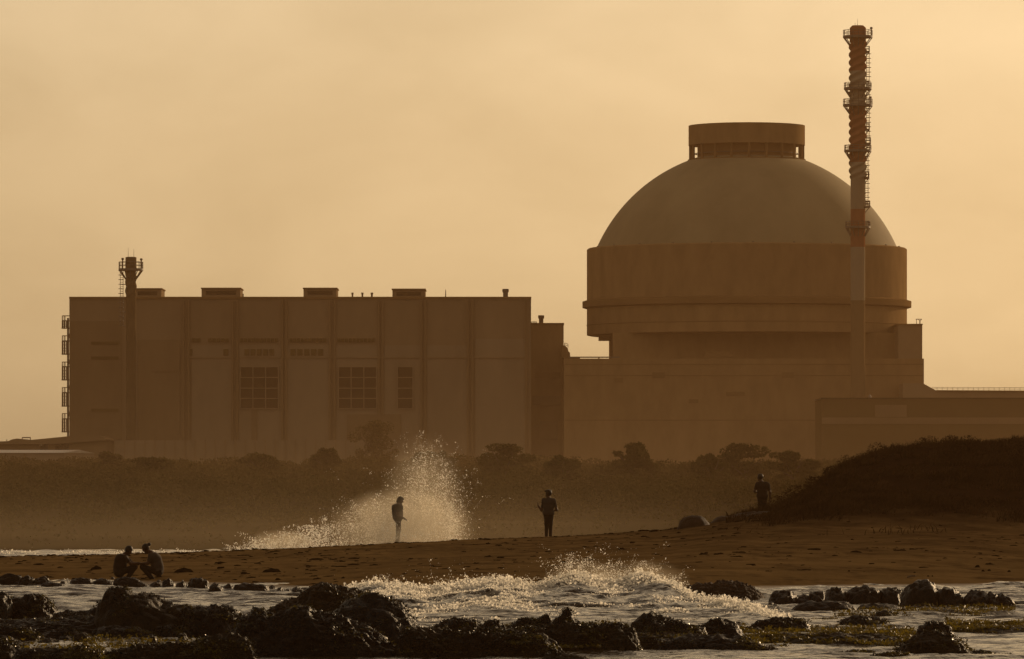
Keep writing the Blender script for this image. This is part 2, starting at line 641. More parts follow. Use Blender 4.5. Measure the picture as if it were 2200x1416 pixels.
def build_ground():
    xs = np.concatenate([np.linspace(-700, -90, 30, endpoint=False), np.linspace(-90, 90, 91), np.linspace(90, 700, 31)[1:]])
    ys = np.concatenate([np.linspace(-40, 232, 12, endpoint=False), np.linspace(232, 300, 35, endpoint=False), np.linspace(300, 1280, 90)])
    X, Y = np.meshgrid(xs, ys)
    Z = land_z(X, Y)
    V = np.stack([X, Y, Z], -1).reshape(-1, 3)
    n = len(xs)
    i = (np.arange(len(ys) - 1)[:, None] * n + np.arange(n - 1)[None]).ravel()
    F = np.stack([i, i + 1, i + n + 1, i + n], -1)
    tag(link('ground', np_mesh('ground', V, F, True), M['land']), kind='structure')


def swell(X, Y):
    """sea surface height: short wind chop, crests lying across the view and slightly oblique"""
    w = 0.085 * fbm(X * 0.28 + Y * 0.12, Y * 0.55, 0.0, 3, 31)
    w += 0.115 * (1 - 2 * np.abs(fbm(X * 0.42 + Y * 0.2, Y * 0.95, 3.0, 3, 37)))
    w += 0.070 * fbm(X * 1.1 + Y * 0.5, Y * 2.0, 5.0, 3, 41)
    return w


def build_water():
    xs = np.concatenate([np.linspace(-260, -32, 50, endpoint=False), np.linspace(-32, 32, 620), np.linspace(32, 260, 51)[1:]])
    ys = np.concatenate([np.linspace(-30, 84, 20, endpoint=False), np.linspace(84, 160, 800, endpoint=False), np.linspace(160, 345, 400)])
    X, Y = np.meshgrid(xs, ys)
    Z = swell(X, Y) * np.clip(1.15 - np.abs(Y - 125) / 400, 0.7, 1) * np.where(Y < 112, 0.6, 1.0)
    V = np.stack([X, Y, Z], -1).reshape(-1, 3)
    n = len(xs)
    i = (np.arange(len(ys) - 1)[:, None] * n + np.arange(n - 1)[None]).ravel()
    F = np.stack([i, i + 1, i + n + 1, i + n], -1)
    tag(link('sea_water', np_mesh('sea_water', V, F, True), M['water']), kind='structure')


build_ground()
build_beach()
build_water()

# ------------------------------------------------------------------ the power station
GZ = 2.4


def pbox(mb, x0, x1, yt, yb, D, depth):
    """box whose front face at distance D covers the given photo columns and rows; yb None runs it into the ground"""
    return mb.box(PX(x0, D), PX(x1, D), D, D + depth, GZ if yb is None else PZ(yb, D), PZ(yt, D))


def railing(mb, pts, h, r=0.035, step=1.5, rails=(1.0, 0.5)):
    """posts and rails along a polyline of 3D points"""
    for a, b in zip(pts[:-1], pts[1:]):
        a, b = Vector(a), Vector(b)
        n = max(1, int(round((b - a).length / step)))
        for i in range(n + 1):
            p = a.lerp(b, i / n)
            mb.tube(p, p + Vector((0, 0, h)), r, 4)
        for k in rails:
            mb.tube(a + Vector((0, 0, h * k)), b + Vector((0, 0, h * k)), r, 4)


def reactor():
    D = 925.0
    cx = PX(1604.3, D)
    m = D / FPX
    root = empty('reactor_building', (cx, D, GZ), 'pale domed reactor building with a wide drum and a round cap ring on top', 'reactor building')
    # dome: part of a sphere
    Rs, zc = 352 * m, PZ(674, D)
    prof = []
    a0, a1 = math.asin((674 - 536) / 352), math.asin((674 - 343) / 352) + 0.09
    for i in range(41):
        a = a0 + (a1 - a0) * i / 40
        prof.append((Rs * math.cos(a), zc + Rs * math.sin(a)))
    mb = MB().lathe(cx, D, prof, 160)
    mb.build('dome', M['dome'], root, smooth=True)
    r = 343.5 * m
    MB().lathe(cx, D, [(r - 0.5, PZ(722, D)), (r, PZ(720.5, D)), (r, PZ(664, D)), (r, PZ(646, D)), (r, PZ(537, D)), (r - 0.25, PZ(534.5, D)), (r - 1.6, PZ(534.3, D)), (r - 1.6, PZ(560, D))], 180).build('drum', M['ochre'], root, smooth=True)
    MB().lathe(cx, D, [(r + .003, PZ(664, D)), (r + 0.70, PZ(661.5, D)), (r + 0.72, PZ(648.5, D)), (r + .003, PZ(645.5, D))], 180, close=False).build('ring_beam', M['ochre_dark'], root, smooth=True)
    # thin seam line low on the drum
    MB().lathe(cx, D, [(r + .002, PZ(700.5, D)), (r + 0.06, PZ(700, D)), (r + 0.06, PZ(698.7, D)), (r + .002, PZ(698.2, D))], 180, close=False).build('seam_band', M['ochre_dark'], root, smooth=True)
    # the cap: a ring on columns round an inner core
    ro = 125.0 * m
    MB().lathe(cx, D, [(ro - 0.9, PZ(313, D)), (ro, PZ(313, D)), (ro, PZ(270.5, D)), (ro - 0.45, PZ(269.8, D)), (ro - 0.9, PZ(271, D)), (ro - 0.9, PZ(313, D))], 128, close=False).build('cap_ring', M['ochre'], root, smooth=True)
    MB().lathe(cx, D, [(106 * m, PZ(365, D)), (106 * m, PZ(312.5, D)), (100 * m, PZ(300, D))], 96).build('cap_core', M['ochre_dark'], root, smooth=True)
    MB().lathe(cx, D, [(ro + 0.12, PZ(352, D)), (ro + 0.12, PZ(343.5, D)), (ro - 1.8, PZ(343.0, D))], 128, close=False).build('cap_kerb', M['ochre_dark'], root, smooth=True)
    n = 20
    for i in range(n):
        t = 2 * math.pi * i / n
        x, y = cx + (ro - 0.28) * math.cos(t), D + (ro - 0.28) * math.sin(t)
        MB().tube((x, y, PZ(346, D)), (x, y, PZ(312.9, D)), 0.21, 8).build('cap_column', M['ochre_dark'], root)
    mb = MB()
    for k in (330, 340):
        mb.lathe(cx, D, [(109 * m, PZ(k + 1.5, D)), (112 * m, PZ(k + 1.5, D)), (112 * m, PZ(k, D)), (109 * m, PZ(k, D))], 96, close=False)
    mb.build('cap_pipe', M['steel'], root)
    # rim lights and rails at the foot of the dome
    for i in range(24):
        t = 2 * math.pi * i / 24
        x, y = cx + (r - 0.8) * math.cos(t), D + (r - 0.8) * math.sin(t)
        MB().tube((x, y, PZ(535, D)), (x, y, PZ(532.0, D)), 0.16, 6).build('rim_post', M['steel'], root)
    # body under the drum
    Df = D - 17
    mb = MB()
    pbox(mb, 1317, 1960, 715, None, Df, 38)
    mb.build('base_block', M['ochre'], root)
    mb = MB()
    pbox(mb, 1261 + 28, 1330, 720.5, 727.5, D - 8, 16)
    mb.build('drum_bracket', M['ochre_dark'], root)
    mb = MB()
    pbox(mb, 1930, 1981.5, 697, None, Df - 8, 40)
    mb.build('side_block', M['concrete'], root)
    mb = MB()
    pbox(mb, 1927, 1982.5, 695.6, 698.3, Df - 8.2, 40.4)
    mb.build('parapet', M['ochre_dark'], root)
    mb = MB()
    z = PZ(697, Df)
    mb.tube((PX(1969, Df), Df, z), (PX(1969, Df), Df, PZ(686, Df)), 0.05, 5)
    mb.tube((PX(1976.5, Df), Df, z), (PX(1976.5, Df), Df, PZ(689, Df)), 0.09, 5)
    mb.tube((PX(1976.5, Df), Df, PZ(690, Df)), (PX(1973, Df), Df, PZ(686, Df)), 0.05, 5)
    mb.tube((PX(1976.5, Df), Df, PZ(690, Df)), (PX(1980, Df), Df, PZ(686, Df)), 0.05, 5)
    mb.tube((PX(1967.5, Df), Df, PZ(685.8, Df)), (PX(1980.5, Df), Df, PZ(685.8, Df)), 0.06, 5)
    mb.build('roof_antenna', M['steel'], root)
    # long service block with its roof rail
    Da = D - 32
    mb = MB()
    pbox(mb, 1212, 1985, 770.5, None, Da, 30)
    mb.build('service_block', M['ochre'], root)
    mb = MB()
    mb.box(PX(1222, Da), PX(1332, Da), Da + 2, Da + 2.3, PZ(768.2, Da), PZ(765.6, Da))
    for x in (1226, 1245, 1287, 1318):
        mb.tube((PX(x, Da), Da + 2.1, PZ(772, Da)), (PX(x, Da), Da + 2.1, PZ(766, Da)), 0.11, 6)
    mb.build('roof_rail', M['steel'], root)
    mb = MB()
    pbox(mb, 1212, 1246, 766.5, 772, Da + 3, 8)
    mb.build('roof_kerb', M['ochre_dark'], root)
    for x, w, y, h in ((1402, 26, 800, 12), (1515, 60, 757, 10), (1560, 40, 842, 8), (1680, 26, 800, 12), (1320, 18, 812, 10), (1480, 20, 858, 8)):
        mb = MB()
        pbox(mb, x, x + w, y, y + h, Da - 0.12, 0.3)
        mb.build('vent_panel', M['ochre_dark'], root)
    for y in (782, 806, 902):
        mb = MB()
        pbox(mb, 1214, 1984, y, y + 1.6, Da - 0.08, 0.2)
        mb.build('string_course', M['ochre_dark'], root)


def stack(name, label, cx_px, D, ytop, rpx, amp, wav, pitch_px, platforms, ladder, lamps, rods, bands, cap):
    m = D / FPX
    cx = PX(cx_px, D)
    root = empty(name, (cx, D, GZ), label, 'chimney stack')
    r, a = rpx * m, amp * m
    ztop = PZ(ytop, D)
    z0w, z1w = PZ(wav[1], D), PZ(wav[0], D)
    p = pitch_px * m
    nt_, rows = 48, []
    zs = list(np.linspace(GZ, z0w, 12)) + list(np.arange(z0w + p / 12, z1w, p / 12))
    th = np.linspace(0, 2 * math.pi, nt_, endpoint=False)
    V = []
    for z in zs:
        f = min(1, max(0, (z - z0w) / (p * .4))) if z > z0w else 0
        rr = r + a * f * (0.5 + 0.5 * np.cos(3 * th - 2 * math.pi * z / p)) ** 1.3
        V.append(np.stack([rr * np.cos(th), rr * np.sin(th), np.full(nt_, z - GZ)], -1))
    for rr, z in ((r * 1.12, z1w + 0.02), (r * 1.12, ztop - cap * m), (r * 0.78, ztop), (r * 0.70, ztop), (r * 0.66, ztop - 1.5)):
        V.append(np.stack([rr * np.cos(th), rr * np.sin(th), np.full(nt_, z - GZ)], -1))
    n = len(V)
    V = np.concatenate(V)
    ii = (np.arange(n - 1)[:, None] * nt_)
    j = np.arange(nt_)[None]
    k = (j + 1) % nt_
    F = np.stack([(ii + j), (ii + k), (ii + nt_ + k), (ii + nt_ + j)], -1).reshape(-1, 4)
    red, white = (0.22, 0.075, 0.035), (0.25, 0.205, 0.145)
    mt = striped_stack(name + '_paint', [(PZ(y, D) if y else GZ, c) for y, c in bands], red, white) if bands else M['stack_dark']
    link('shaft', np_mesh('shaft', V, F, True), mt, root)
    ri = r * 1.02
    for (yf, xl, xr, rail) in platforms:
        z = PZ(yf, D)
        both = xl is not None
        mb, rb = MB(), MB()
        h = rail * m
        if both:
            ro = max(cx_px - xl, xr - cx_px) * m
            mb.lathe(cx, D, [(ri, z - .32), (ro, z - .32), (ro, z), (ri, z)], 40, close=False)
            for i in range(12):
                t = 2 * math.pi * i / 12
                c, s_ = math.cos(t), math.sin(t)
                mb.tube((cx + (ro - .1) * c, D + (ro - .1) * s_, z - .3), (cx + ri * c, D + ri * s_, z - 1.15 - .5 * (ro - ri)), 0.07, 5)
            ring = [(cx + (ro - .06) * math.cos(2 * math.pi * i / 16), D + (ro - .06) * math.sin(2 * math.pi * i / 16), z) for i in range(17)]
            railing(rb, ring, h, 0.04, 5.0)
        else:
            x0, x1 = cx + ri * 0.97, PX(xr, D)
            mb.box(x0, x1, D - .8, D + .8, z - .25, z)
            mb.tube((x1 - .1, D, z - .2), (x0, D, z - 1.0), 0.06, 5)
            railing(rb, [(x0, D - .76, z), (x1 - .04, D - .76, z), (x1 - .04, D + .76, z), (x0, D + .76, z)], h, 0.04, 0.8)
        pl = mb.build('platform', M['steel'], root)
        rb.build('railing', M['steel'], pl)
    for (x, y0, y1, side) in ladder:
        mb = MB()
        X = PX(x, D)
        for dx in (-.22, .22):
            mb.tube((X + dx, D, PZ(y1, D)), (X + dx, D, PZ(y0, D)), 0.045, 5)
        z = PZ(y1, D)
        k = 0
        while z < PZ(y0, D):
            mb.tube((X - .22, D, z), (X + .22, D, z), 0.03, 4)
            if k % 2 == 0:
                mb.lathe(X + side * 0.1, D, [(0.38, z), (0.42, z + 0.02), (0.42, z + .07), (0.38, z + .08)], 10, close=False)
            if k % 6 == 0:
                mb.tube((X, D, z), (cx + side * r * 0.9, D, z), 0.06, 5)
            z += 0.35
            k += 1
        mb.build('ladder', M['steel'], root)
    for (x, y0, y1) in lamps:
        mb = MB()
        X = PX(x, D)
        mb.tube((X, D, PZ(y1, D)), (X, D, PZ(y0 + 4, D)), 0.10, 6)
        mb.lathe(X, D, [(0.08, PZ(y0 + 5, D)), (0.2, PZ(y0 + 4, D)), (0.22, PZ(y0 + 1.5, D)), (0.12, PZ(y0, D))], 10)
        mb.build('warning_lamp', M['steel'], root)
    for (x, y0) in rods:
        MB().tube((PX(x, D), D, ztop - 0.3), (PX(x, D), D, PZ(y0, D)), 0.035, 5, 0.02).build('lightning_rod', M['steel'], root)


def turbine_hall():
    D = 900.0
    root = empty('turbine_hall', (PX(645, D), D + 25, GZ), 'long flat roofed turbine hall with box vents along its roof', 'industrial hall')
    mb = MB()
    pbox(mb, 149, 1141, 639.5, None, D, 55)
    mb.build('wall', M['hall_upper'], root)
    mb = MB()
    pbox(mb, 148.5, 1141.5, 637.5, 642, D - 0.25, 55.5)
    mb.build('parapet', M['ochre_dark'], root)
    # paler cladding bays below the upper band, dark bays on the left
    for (x0, x1, y0, y1, mt) in ((150, 262, 690, 990, 'hall_dark'), (296, 386, 730, 990, 'hall_dark'), (412, 497, 742, 990, 'hall_pale'), (513, 604, 742, 990, 'hall_pale'), (617, 706, 742, 990, 'hall_pale'),
                                 (722, 811, 742, 990, 'hall_pale'), (825, 903, 742, 990, 'hall_pale'), (917, 1003, 742, 990, 'hall_pale'), (1021, 1128, 728, 990, 'hall_pale')):
        mb = MB()
        pbox(mb, x0, x1, y0, y1, D - 0.15, 0.4)
        mb.build('cladding_bay', M[mt], root)
    for x in (394, 405, 499, 510, 606, 615, 708, 719, 813, 822, 905, 914, 1005, 1015, 1130):
        mb = MB()
        pbox(mb, x - 2.2, x + 2.2, 646, 990, D - 0.38, 0.7)
        mb.build('pilaster', M['hall_dark'], root)
    for (x0, x1) in ((412, 432), (447, 493), (516, 598), (622, 702), (725, 806)):
        mb = MB()
        n = int((x1 - x0) / 8)
        for i in range(n):
            pbox(mb, x0 + i * (x1 - x0) / n, x0 + (i + .8) * (x1 - x0) / n, 727, 735, D - 0.3, 0.35)
        mb.build('louvre_strip', M['intake'], root)
    for (x0, x1) in ((404, 416), (480, 494), (525, 592), (624, 698)):
        mb = MB()
        n = max(1, int((x1 - x0) / 13))
        for i in range(n):
            pbox(mb, x0 + i * (x1 - x0) / n, x0 + (i + .75) * (x1 - x0) / n, 750, 764, D - 0.3, 0.35)
        mb.build('louvre_strip', M['intake'], root)
    for (x0, x1) in ((195, 258), (196, 252), (196, 252)):
        pass
    for y in (734, 766, 878):
        mb = MB()
        pbox(mb, 196, 254, y, y + 6, D - 0.3, 0.35)
        mb.build('louvre_strip', M['intake'], root)
    mb = MB()
    pbox(mb, 404, 1128, 767, 769.5, D - 0.35, 0.4)
    mb.build('string_course', M['hall_upper'], root)
    # tall glazed windows
    for (x0, x1, cols) in ((516, 598, 3), (727, 809, 3), (854, 887, 1)):
        mb, fr = MB(), MB()
        pbox(mb, x0, x1, 788, 878, D - 0.3, 0.35)
        w = mb.build('window', M['window'], root)
        for i in range(cols + 1):
            x = x0 + (x1 - x0) * i / cols
            pbox(fr, x - 1.1, x + 1.1, 788, 878, D - 0.45, 0.25)
        for y in (788, 811, 834, 856, 878):
            pbox(fr, x0, x1, y - 1.0, y + 1.0, D - 0.42, 0.2)
        fr.build('frame', M['hall_pale'], w)
    for (x0, x1, y0, y1) in ((326, 386, 760, 798), (745, 862, 890, 960), (540, 553, 880, 990)):
        mb = MB()
        pbox(mb, x0, x1, y0, y1, D - 0.3, 0.4)
        mb.build('service_door', M['hall_dark'], root)
    # roof boxes
    for (x0, x1, y) in ((286, 347.5, 619), (432, 517, 618), (651, 724, 618), (842, 914, 620)):
        mb, lid = MB(), MB()
        pbox(mb, x0 + 1, x1 - 1, y + 2, 640, D + 4, 9)
        v = mb.build('roof_vent', M['hall_upper'], root)
        pbox(lid, x0 - .5, x1 + .5, y, y + 2.6, D + 3.7, 9.6)
        lid.build('lid', M['ochre_dark'], v)
        lv = MB()
        pbox(lv, x0 + 10, x1 - 10, y + 7, y + 15, D + 3.9, 0.3)
        lv.build('louvre', M['window'], v)
    for (x, w, y) in ((755, 4.4, 626), (776.5, 4.6, 626), (797, 5, 626)):
        mb = MB()
        X = PX(x, D)
        mb.lathe(X, D + 6, [(w / 2 * .85 * D / FPX, PZ(641, D)), (w / 2 * .85 * D / FPX, PZ(y + 4, D)), (w / 2 * D / FPX * 1.15, PZ(y + 3.5, D)), (w / 2 * D / FPX * 1.15, PZ(y, D))], 16)
        mb.build('vent_pipe', M['steel'], root, smooth=True)
    mb = MB()
    X = PX(1086, D)
    q = D / FPX
    mb.lathe(X, D + 6, [(5.4 * q, PZ(641, D)), (5.4 * q, PZ(627, D)), (7 * q, PZ(624, D)), (7 * q, PZ(618.5, D)), (5.6 * q, PZ(618, D))], 20)
    mb.build('flue', M['steel'], root, smooth=True)
    MB().tube((PX(957, D), D + 3, PZ(640, D)), (PX(957, D), D + 3, PZ(621, D)), 0.10, 6, 0.05).build('roof_mast', M['steel'], root)
    MB().tube((PX(520.5, D), D + 3, PZ(640, D)), (PX(520.5, D), D + 3, PZ(630, D)), 0.10, 6).build('roof_mast', M['steel'], root)
    MB().tube((PX(1139, D), D + 3, PZ(637, D)), (PX(1139, D), D + 3, PZ(645, D)), 0.10, 6).build('corner_gutter', M['steel'], root)
    # open escape stair on the left gable
    st = MB()
    X = PX(143, D)
    st.tube((X, D + 3, GZ), (X, D + 3, PZ(682, D)), 0.16, 6)
    st = st.build('stair_tower', M['steel'], root)
    for (yr, yb, yf) in ((677.5, 688.3, 704), (720.5, 731.7, 760), (777, 787, 815.5), (832, 843, 872), (888, 899.5, 927.5)):
        mb = MB()
        x0, x1 = PX(131.2, D), PX(149, D)
        for y_ in (D + 2.2, D + 3.8):
            for x in (x0, (x0 + PX(140, D)) / 2, PX(140.5, D)):
                mb.tube((x, y_, PZ(yf, D)), (x, y_, PZ(yb, D)), 0.075, 5)
            for x in (x0, PX(136, D)):
                mb.tube((x, y_, PZ(yb, D)), (x, y_, PZ(yr, D)), 0.05, 5)
            mb.tube((x0, y_, PZ(yr, D)), (x1, y_, PZ(yr, D)), 0.05, 5)
            for k in (0.25, 0.45, 0.7):
                yy = yf + (yb - yf) * k
                mb.tube((x0, y_, PZ(yy, D)), (PX(140, D), y_, PZ(yy, D)), 0.03, 4)
        mb.box(x0, x1, D + 2.1, D + 3.9, PZ(yb + 1.2, D), PZ(yb - 1.0, D))
        mb.box(x0 - .1, x1, D + 2.1, D + 3.9, PZ(yf + 1.2, D), PZ(yf - 1.0, D))
        mb.tube((PX(142, D), D + 2.6, PZ(yf, D)), (PX(147, D), D + 2.6, PZ(yf + 22, D)), 0.09, 5)
        mb.build('landing', M['steel'], st)


def link_block():
    D = 912.0
    root = empty('link_block', (PX(1177, D), D + 12, GZ), 'narrow flat roofed block with one short flue joining hall and reactor', 'building')
    mb = MB()
    pbox(mb, 1135, 1211, 695.5, None, D, 26)
    mb.build('wall', M['ochre'], root)
    mb = MB()
    pbox(mb, 1135, 1212, 693.8, 697, D - .2, 26.4)
    mb.build('parapet', M['ochre_dark'], root)
    q = D / FPX
    X = PX(1163, D)
    MB().lathe(X, D + 5, [(4.8 * q, PZ(697, D)), (4.8 * q, PZ(684, D)), (6.6 * q, PZ(681, D)), (6.6 * q, PZ(676, D)), (5.4 * q, PZ(675.5, D))], 20).build('flue', M['steel'], root, smooth=True)
    mb = MB()
    railing(mb, [(PX(1142, D), D + 1, PZ(695, D)), (PX(1153, D), D + 1, PZ(695, D))], 0.32, 0.035, 0.4)
    mb.build('railing', M['steel'], root)
    mb = MB()
    mb.prism([(PX(1206, D), PZ(744, D)), (PX(1213, D), PZ(744, D)), (PX(1219, D), PZ(750, D)), (PX(1220.5, D), PZ(757, D)), (PX(1223.5, D), PZ(759, D)), (PX(1225, D), PZ(772, D)), (PX(1206, D), PZ(772, D))], D - 6, D + 10)
    mb.build('stair_hood', M['ochre_dark'], root)
    mb = MB()
    railing(mb, [(PX(1212.5, D), D - 3, PZ(745, D)), (PX(1220, D), D - 3, PZ(748, D))], 0.55, 0.04, 0.5)
    mb.build('railing', M['steel'], root)
    for (x0, x1, y0, y1, mt) in ((1144, 1206, 850, 870, 'hall_dark'), (1160, 1198, 905, 945, 'hall_dark'), (1150, 1204, 800, 812, 'ochre_dark')):
        mb = MB()
        pbox(mb, x0, x1, y0, y1, D - .2, .4)
        mb.build('service_door', M[mt], root)


def low_buildings():
    D = 884.0
    root = empty('pump_house', (PX(2200, D), D + 15, GZ), 'long low block with a railed flat roof right of the domed building', 'building')
    mb = MB()
    z = PZ(839.5, D)
    mb.prism([(PX(1940, D), GZ), (PX(2560, D), GZ), (PX(2560, D), PZ(842, D)), (PX(2012, D), z), (PX(1983, D), PZ(823.5, D)), (PX(1940, D), PZ(823.5, D))], D, D + 30)
    mb.build('wall', M['concrete'], root)
    mb = MB()
    mb.prism([(PX(2012, D), PZ(841, D)), (PX(2561, D), PZ(843.5, D)), (PX(2561, D), PZ(841, D)), (PX(2012, D), PZ(838.2, D))], D - .25, D + 30.2)
    mb.build('parapet', M['ochre_dark'], root)
    mb = MB()
    railing(mb, [(PX(2003, D), D + 1, PZ(839, D)), (PX(2550, D), D + 1, PZ(841, D))], 0.5, 0.028, 0.8, (1.0, 0.55))
    mb.build('railing', M['steel'], root)
    D2 = 858.0
    r2 = empty('intake_building', (PX(2150, D2), D2 + 8, GZ), 'dark flat roofed building with a pale strip along its front above the dune', 'building')
    mb = MB()
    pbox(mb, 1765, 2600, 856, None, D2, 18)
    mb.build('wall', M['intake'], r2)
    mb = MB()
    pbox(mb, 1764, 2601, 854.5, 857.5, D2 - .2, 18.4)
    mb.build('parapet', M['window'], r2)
    for (x0, x1, y0, y1) in ((1765.5, 2600, 897, 911), (1880, 1948, 870, 896)):
        mb = MB()
        pbox(mb, x0, x1, y0, y1, D2 - .2, .4)
        mb.build('pale_panel', M['hall_dark'], r2)
    mb = MB()
    X, y = PX(1872, D2), D2 + 4
    mb.lathe(X, y, [(0.25, PZ(856, D2)), (0.25, PZ(851, D2)), (0.05, PZ(847, D2))], 10)
    mb.build('roof_vent', M['steel'], r2)
    # dim store on the left with its sloping roof and mound of stock
    D3 = 872.0
    r3 = empty('warehouse', (PX(60, D3), D3 + 10, GZ), 'dark open sided store with a sloping roof left of the hall', 'building')
    mb = MB()
    mb.prism([(PX(-420, D3), PZ(957, D3)), (PX(-420, D3), PZ(950, D3)), (PX(0, D3), PZ(948.3, D3)), (PX(17, D3), PZ(948, D3)), (PX(26, D3), PZ(944, D3)), (PX(36, D3), PZ(942.2, D3)), (PX(50, D3), PZ(944.5, D3)), (PX(60, D3), PZ(945.8, D3)),
              (PX(150, D3), PZ(937, D3)), (PX(215, D3), PZ(936.5, D3)), (PX(232, D3), PZ(945, D3)), (PX(120, D3), PZ(954, D3))], D3, D3 + 20)
    mb.build('roof', M['hall_dark'], r3)
    mb = MB()
    pbox(mb, -420, 84, 956, None, D3 + 1, 18)
    pbox(mb, 104, 119, 953, None, D3 + 1, 18)
    pbox(mb, 148, 228, 944, None, D3 + 1, 18)
    pbox(mb, 84, 150, 968, None, D3 + 1, 18)
    mb.build('wall', M['hall_dark'], r3)
    mb = MB()
    x0, x1 = PX(43, D3), PX(60.5, D3)
    for x in (x0, x1): mb.tube((x, D3 + 4, PZ(946, D3)), (x, D3 + 4, PZ(939.5, D3)), 0.07, 5)
    mb.tube((x0, D3 + 4, PZ(939.7, D3)), (x1, D3 + 4, PZ(939.7, D3)), 0.09, 5)
    mb.build('roof_frame', M['steel'], r3)
    MB().tube((PX(9.7, D3), D3 + 4, PZ(949, D3)), (PX(9.7, D3), D3 + 4, PZ(943.5, D3)), 0.07, 5).build('roof_mast', M['steel'], r3)
    mb = MB()
    rr = random.Random(3)
    for i in range(9):
        xa, xb = rr.uniform(84, 104), rr.uniform(84, 104)
        mb.tube((PX(xa, D3), D3 + 2, PZ(955, D3)), (PX(xb, D3), D3 + 2, PZ(969, D3)), 0.13, 5)
        xa, xb = rr.uniform(119, 148), rr.uniform(119, 148)
        mb.tube((PX(xa, D3), D3 + 2, PZ(952, D3)), (PX(xb, D3), D3 + 2, PZ(969, D3)), 0.16, 5)
    mb.build('truss', M['steel'], r3)
    # pale shed in front
    D4 = 840.0
    r4 = empty('gabled_shed', (PX(60, D4), D4 + 8, GZ), 'low shed with a pale pitched roof in front of the dark store', 'shed')
    ze, zr = PZ(973, D4), PZ(966, D4)
    xa, xb = PX(-420, D4), PX(165, D4)
    xe = PX(187, D4)
    mb = MB()
    mb.add([(xa, D4, ze), (PX(139, D4), D4, ze), (xe, D4 + 16, ze), (xa, D4 + 16, ze), (xa, D4 + 8, zr), (PX(162, D4), D4 + 8, zr),
            (xa, D4, GZ), (PX(139, D4), D4, GZ), (xe, D4 + 16, GZ), (xa, D4 + 16, GZ)],
           [(0, 1, 5, 4), (2, 3, 4, 5), (1, 2, 5), (0, 4, 3)])
    mb.v = [(x, y, z) for x, y, z in mb.v]
    rf = mb.build('roof', M['roofing'], r4)
    mb = MB()
    mb.add([(xa, D4 + .3, ze), (PX(139, D4) - .1, D4 + .3, ze), (xe - .15, D4 + 15.7, ze), (xa, D4 + 15.7, ze), (xa, D4 + .3, GZ), (PX(139, D4) - .1, D4 + .3, GZ), (xe - .15, D4 + 15.7, GZ), (xa, D4 + 15.7, GZ)],
           [(0, 1, 5, 4), (1, 2, 6, 5), (2, 3, 7, 6), (3, 0, 4, 7)])
    mb.build('wall', M['hall_pale'], r4)
    mb = MB()
    pbox(mb, 51, 54, 973.5, None, D4 - .05, .4)
    mb.build('wall_post', M['hall_dark'], r4)
    # pale wall along the foot of the hall
    D5 = 862.0
    r5 = empty('boundary_wall', (PX(560, D5), D5, GZ), 'long pale boundary wall along the foot of the hall', 'wall')
    mb = MB()
    x = 246
    pbox(mb, 246, 874, 946, None, D5, .5)
    mb.build('wall_panel', M['hall_pale'], r5)
    mb = MB()
    for i in range(30):
        x = 246 + i * 21.6
        pbox(mb, x - 1, x + 1, 944.5, None, D5 - .15, .8)
    mb.build('wall_post', M['hall_upper'], r5)
    r5['kind'] = 'thing'


reactor()
turbine_hall()
link_block()
low_buildings()
stack('ventilation_stack', 'tall thin banded ventilation stack with many railed platforms before the dome', 1843, 886.0, 55, 15.6, 4.2, (88, 385), 16.6,
      [(77, 1811, 1875, 12), (188, 1813, 1871, 10), (224, 1811, 1873, 11), (322, 1813.5, 1868, 10), (486, 1816, 1866, 10),
       (110, None, 1868, 10), (277, None, 1868, 11), (307, None, 1870.5, 11), (380, None, 1867, 11), (443, None, 1869, 11)],
      [(1864.5, 110, 322, 1), (1862, 322, 444, 1)], [(1872, 58, 77), (1865, 173, 188), (1870, 207, 224), (1866, 474, 486)], [(1842.5, 41), (1837, 49)],
      [(0, 2), (648, False), (535, True), (450, False), (353, True), (228, False), (154, True)], 5)
stack('exhaust_stack', 'short ventilation stack with a railed platform in front of the long hall', 281.3, 880.0, 552, 10.6, 2.0, (566, 640), 19.0,
      [(577, 255, 308, 14)], [(261.5, 577, 700, -1)], [(263.5, 554, 577), (303.5, 555, 577)], [(275.5, 533), (287.5, 535)], None, 1)

# ------------------------------------------------------------------ plants


def leaf_cloud(cen, rad, n, size, rng, flat=0.0):
    """n leaf-sized quads spread through ellipsoidal clumps (cen: k x 3, rad: k x 3)"""
    k = len(cen)
    vol = rad[:, 0] * rad[:, 1] * rad[:, 2]
    idx = rng.choice(k, n, p=vol ** 0.67 / (vol ** 0.67).sum())
    d = rng.normal(size=(n, 3))
    d /= np.linalg.norm(d, axis=1)[:, None]
    rr = rng.uniform(0.35, 1.0, n) ** 0.5
    p = cen[idx] + d * rr[:, None] * rad[idx]
    a = rng.normal(size=(n, 3))
    a /= np.linalg.norm(a, axis=1)[:, None]
    b = np.cross(a, rng.normal(size=(n, 3)))
    b /= np.linalg.norm(b, axis=1)[:, None] + 1e-9
    s = ((size if size else 0.00026 * p[:, 1]) * rng.uniform(0.6, 1.4, n))[:, None]
    V = np.stack([p - a * s, p + b * s * .55, p + a * s, p - b * s * .55], 1).reshape(-1, 3)
    F = np.arange(4 * n).reshape(-1, 4)
    return V, F


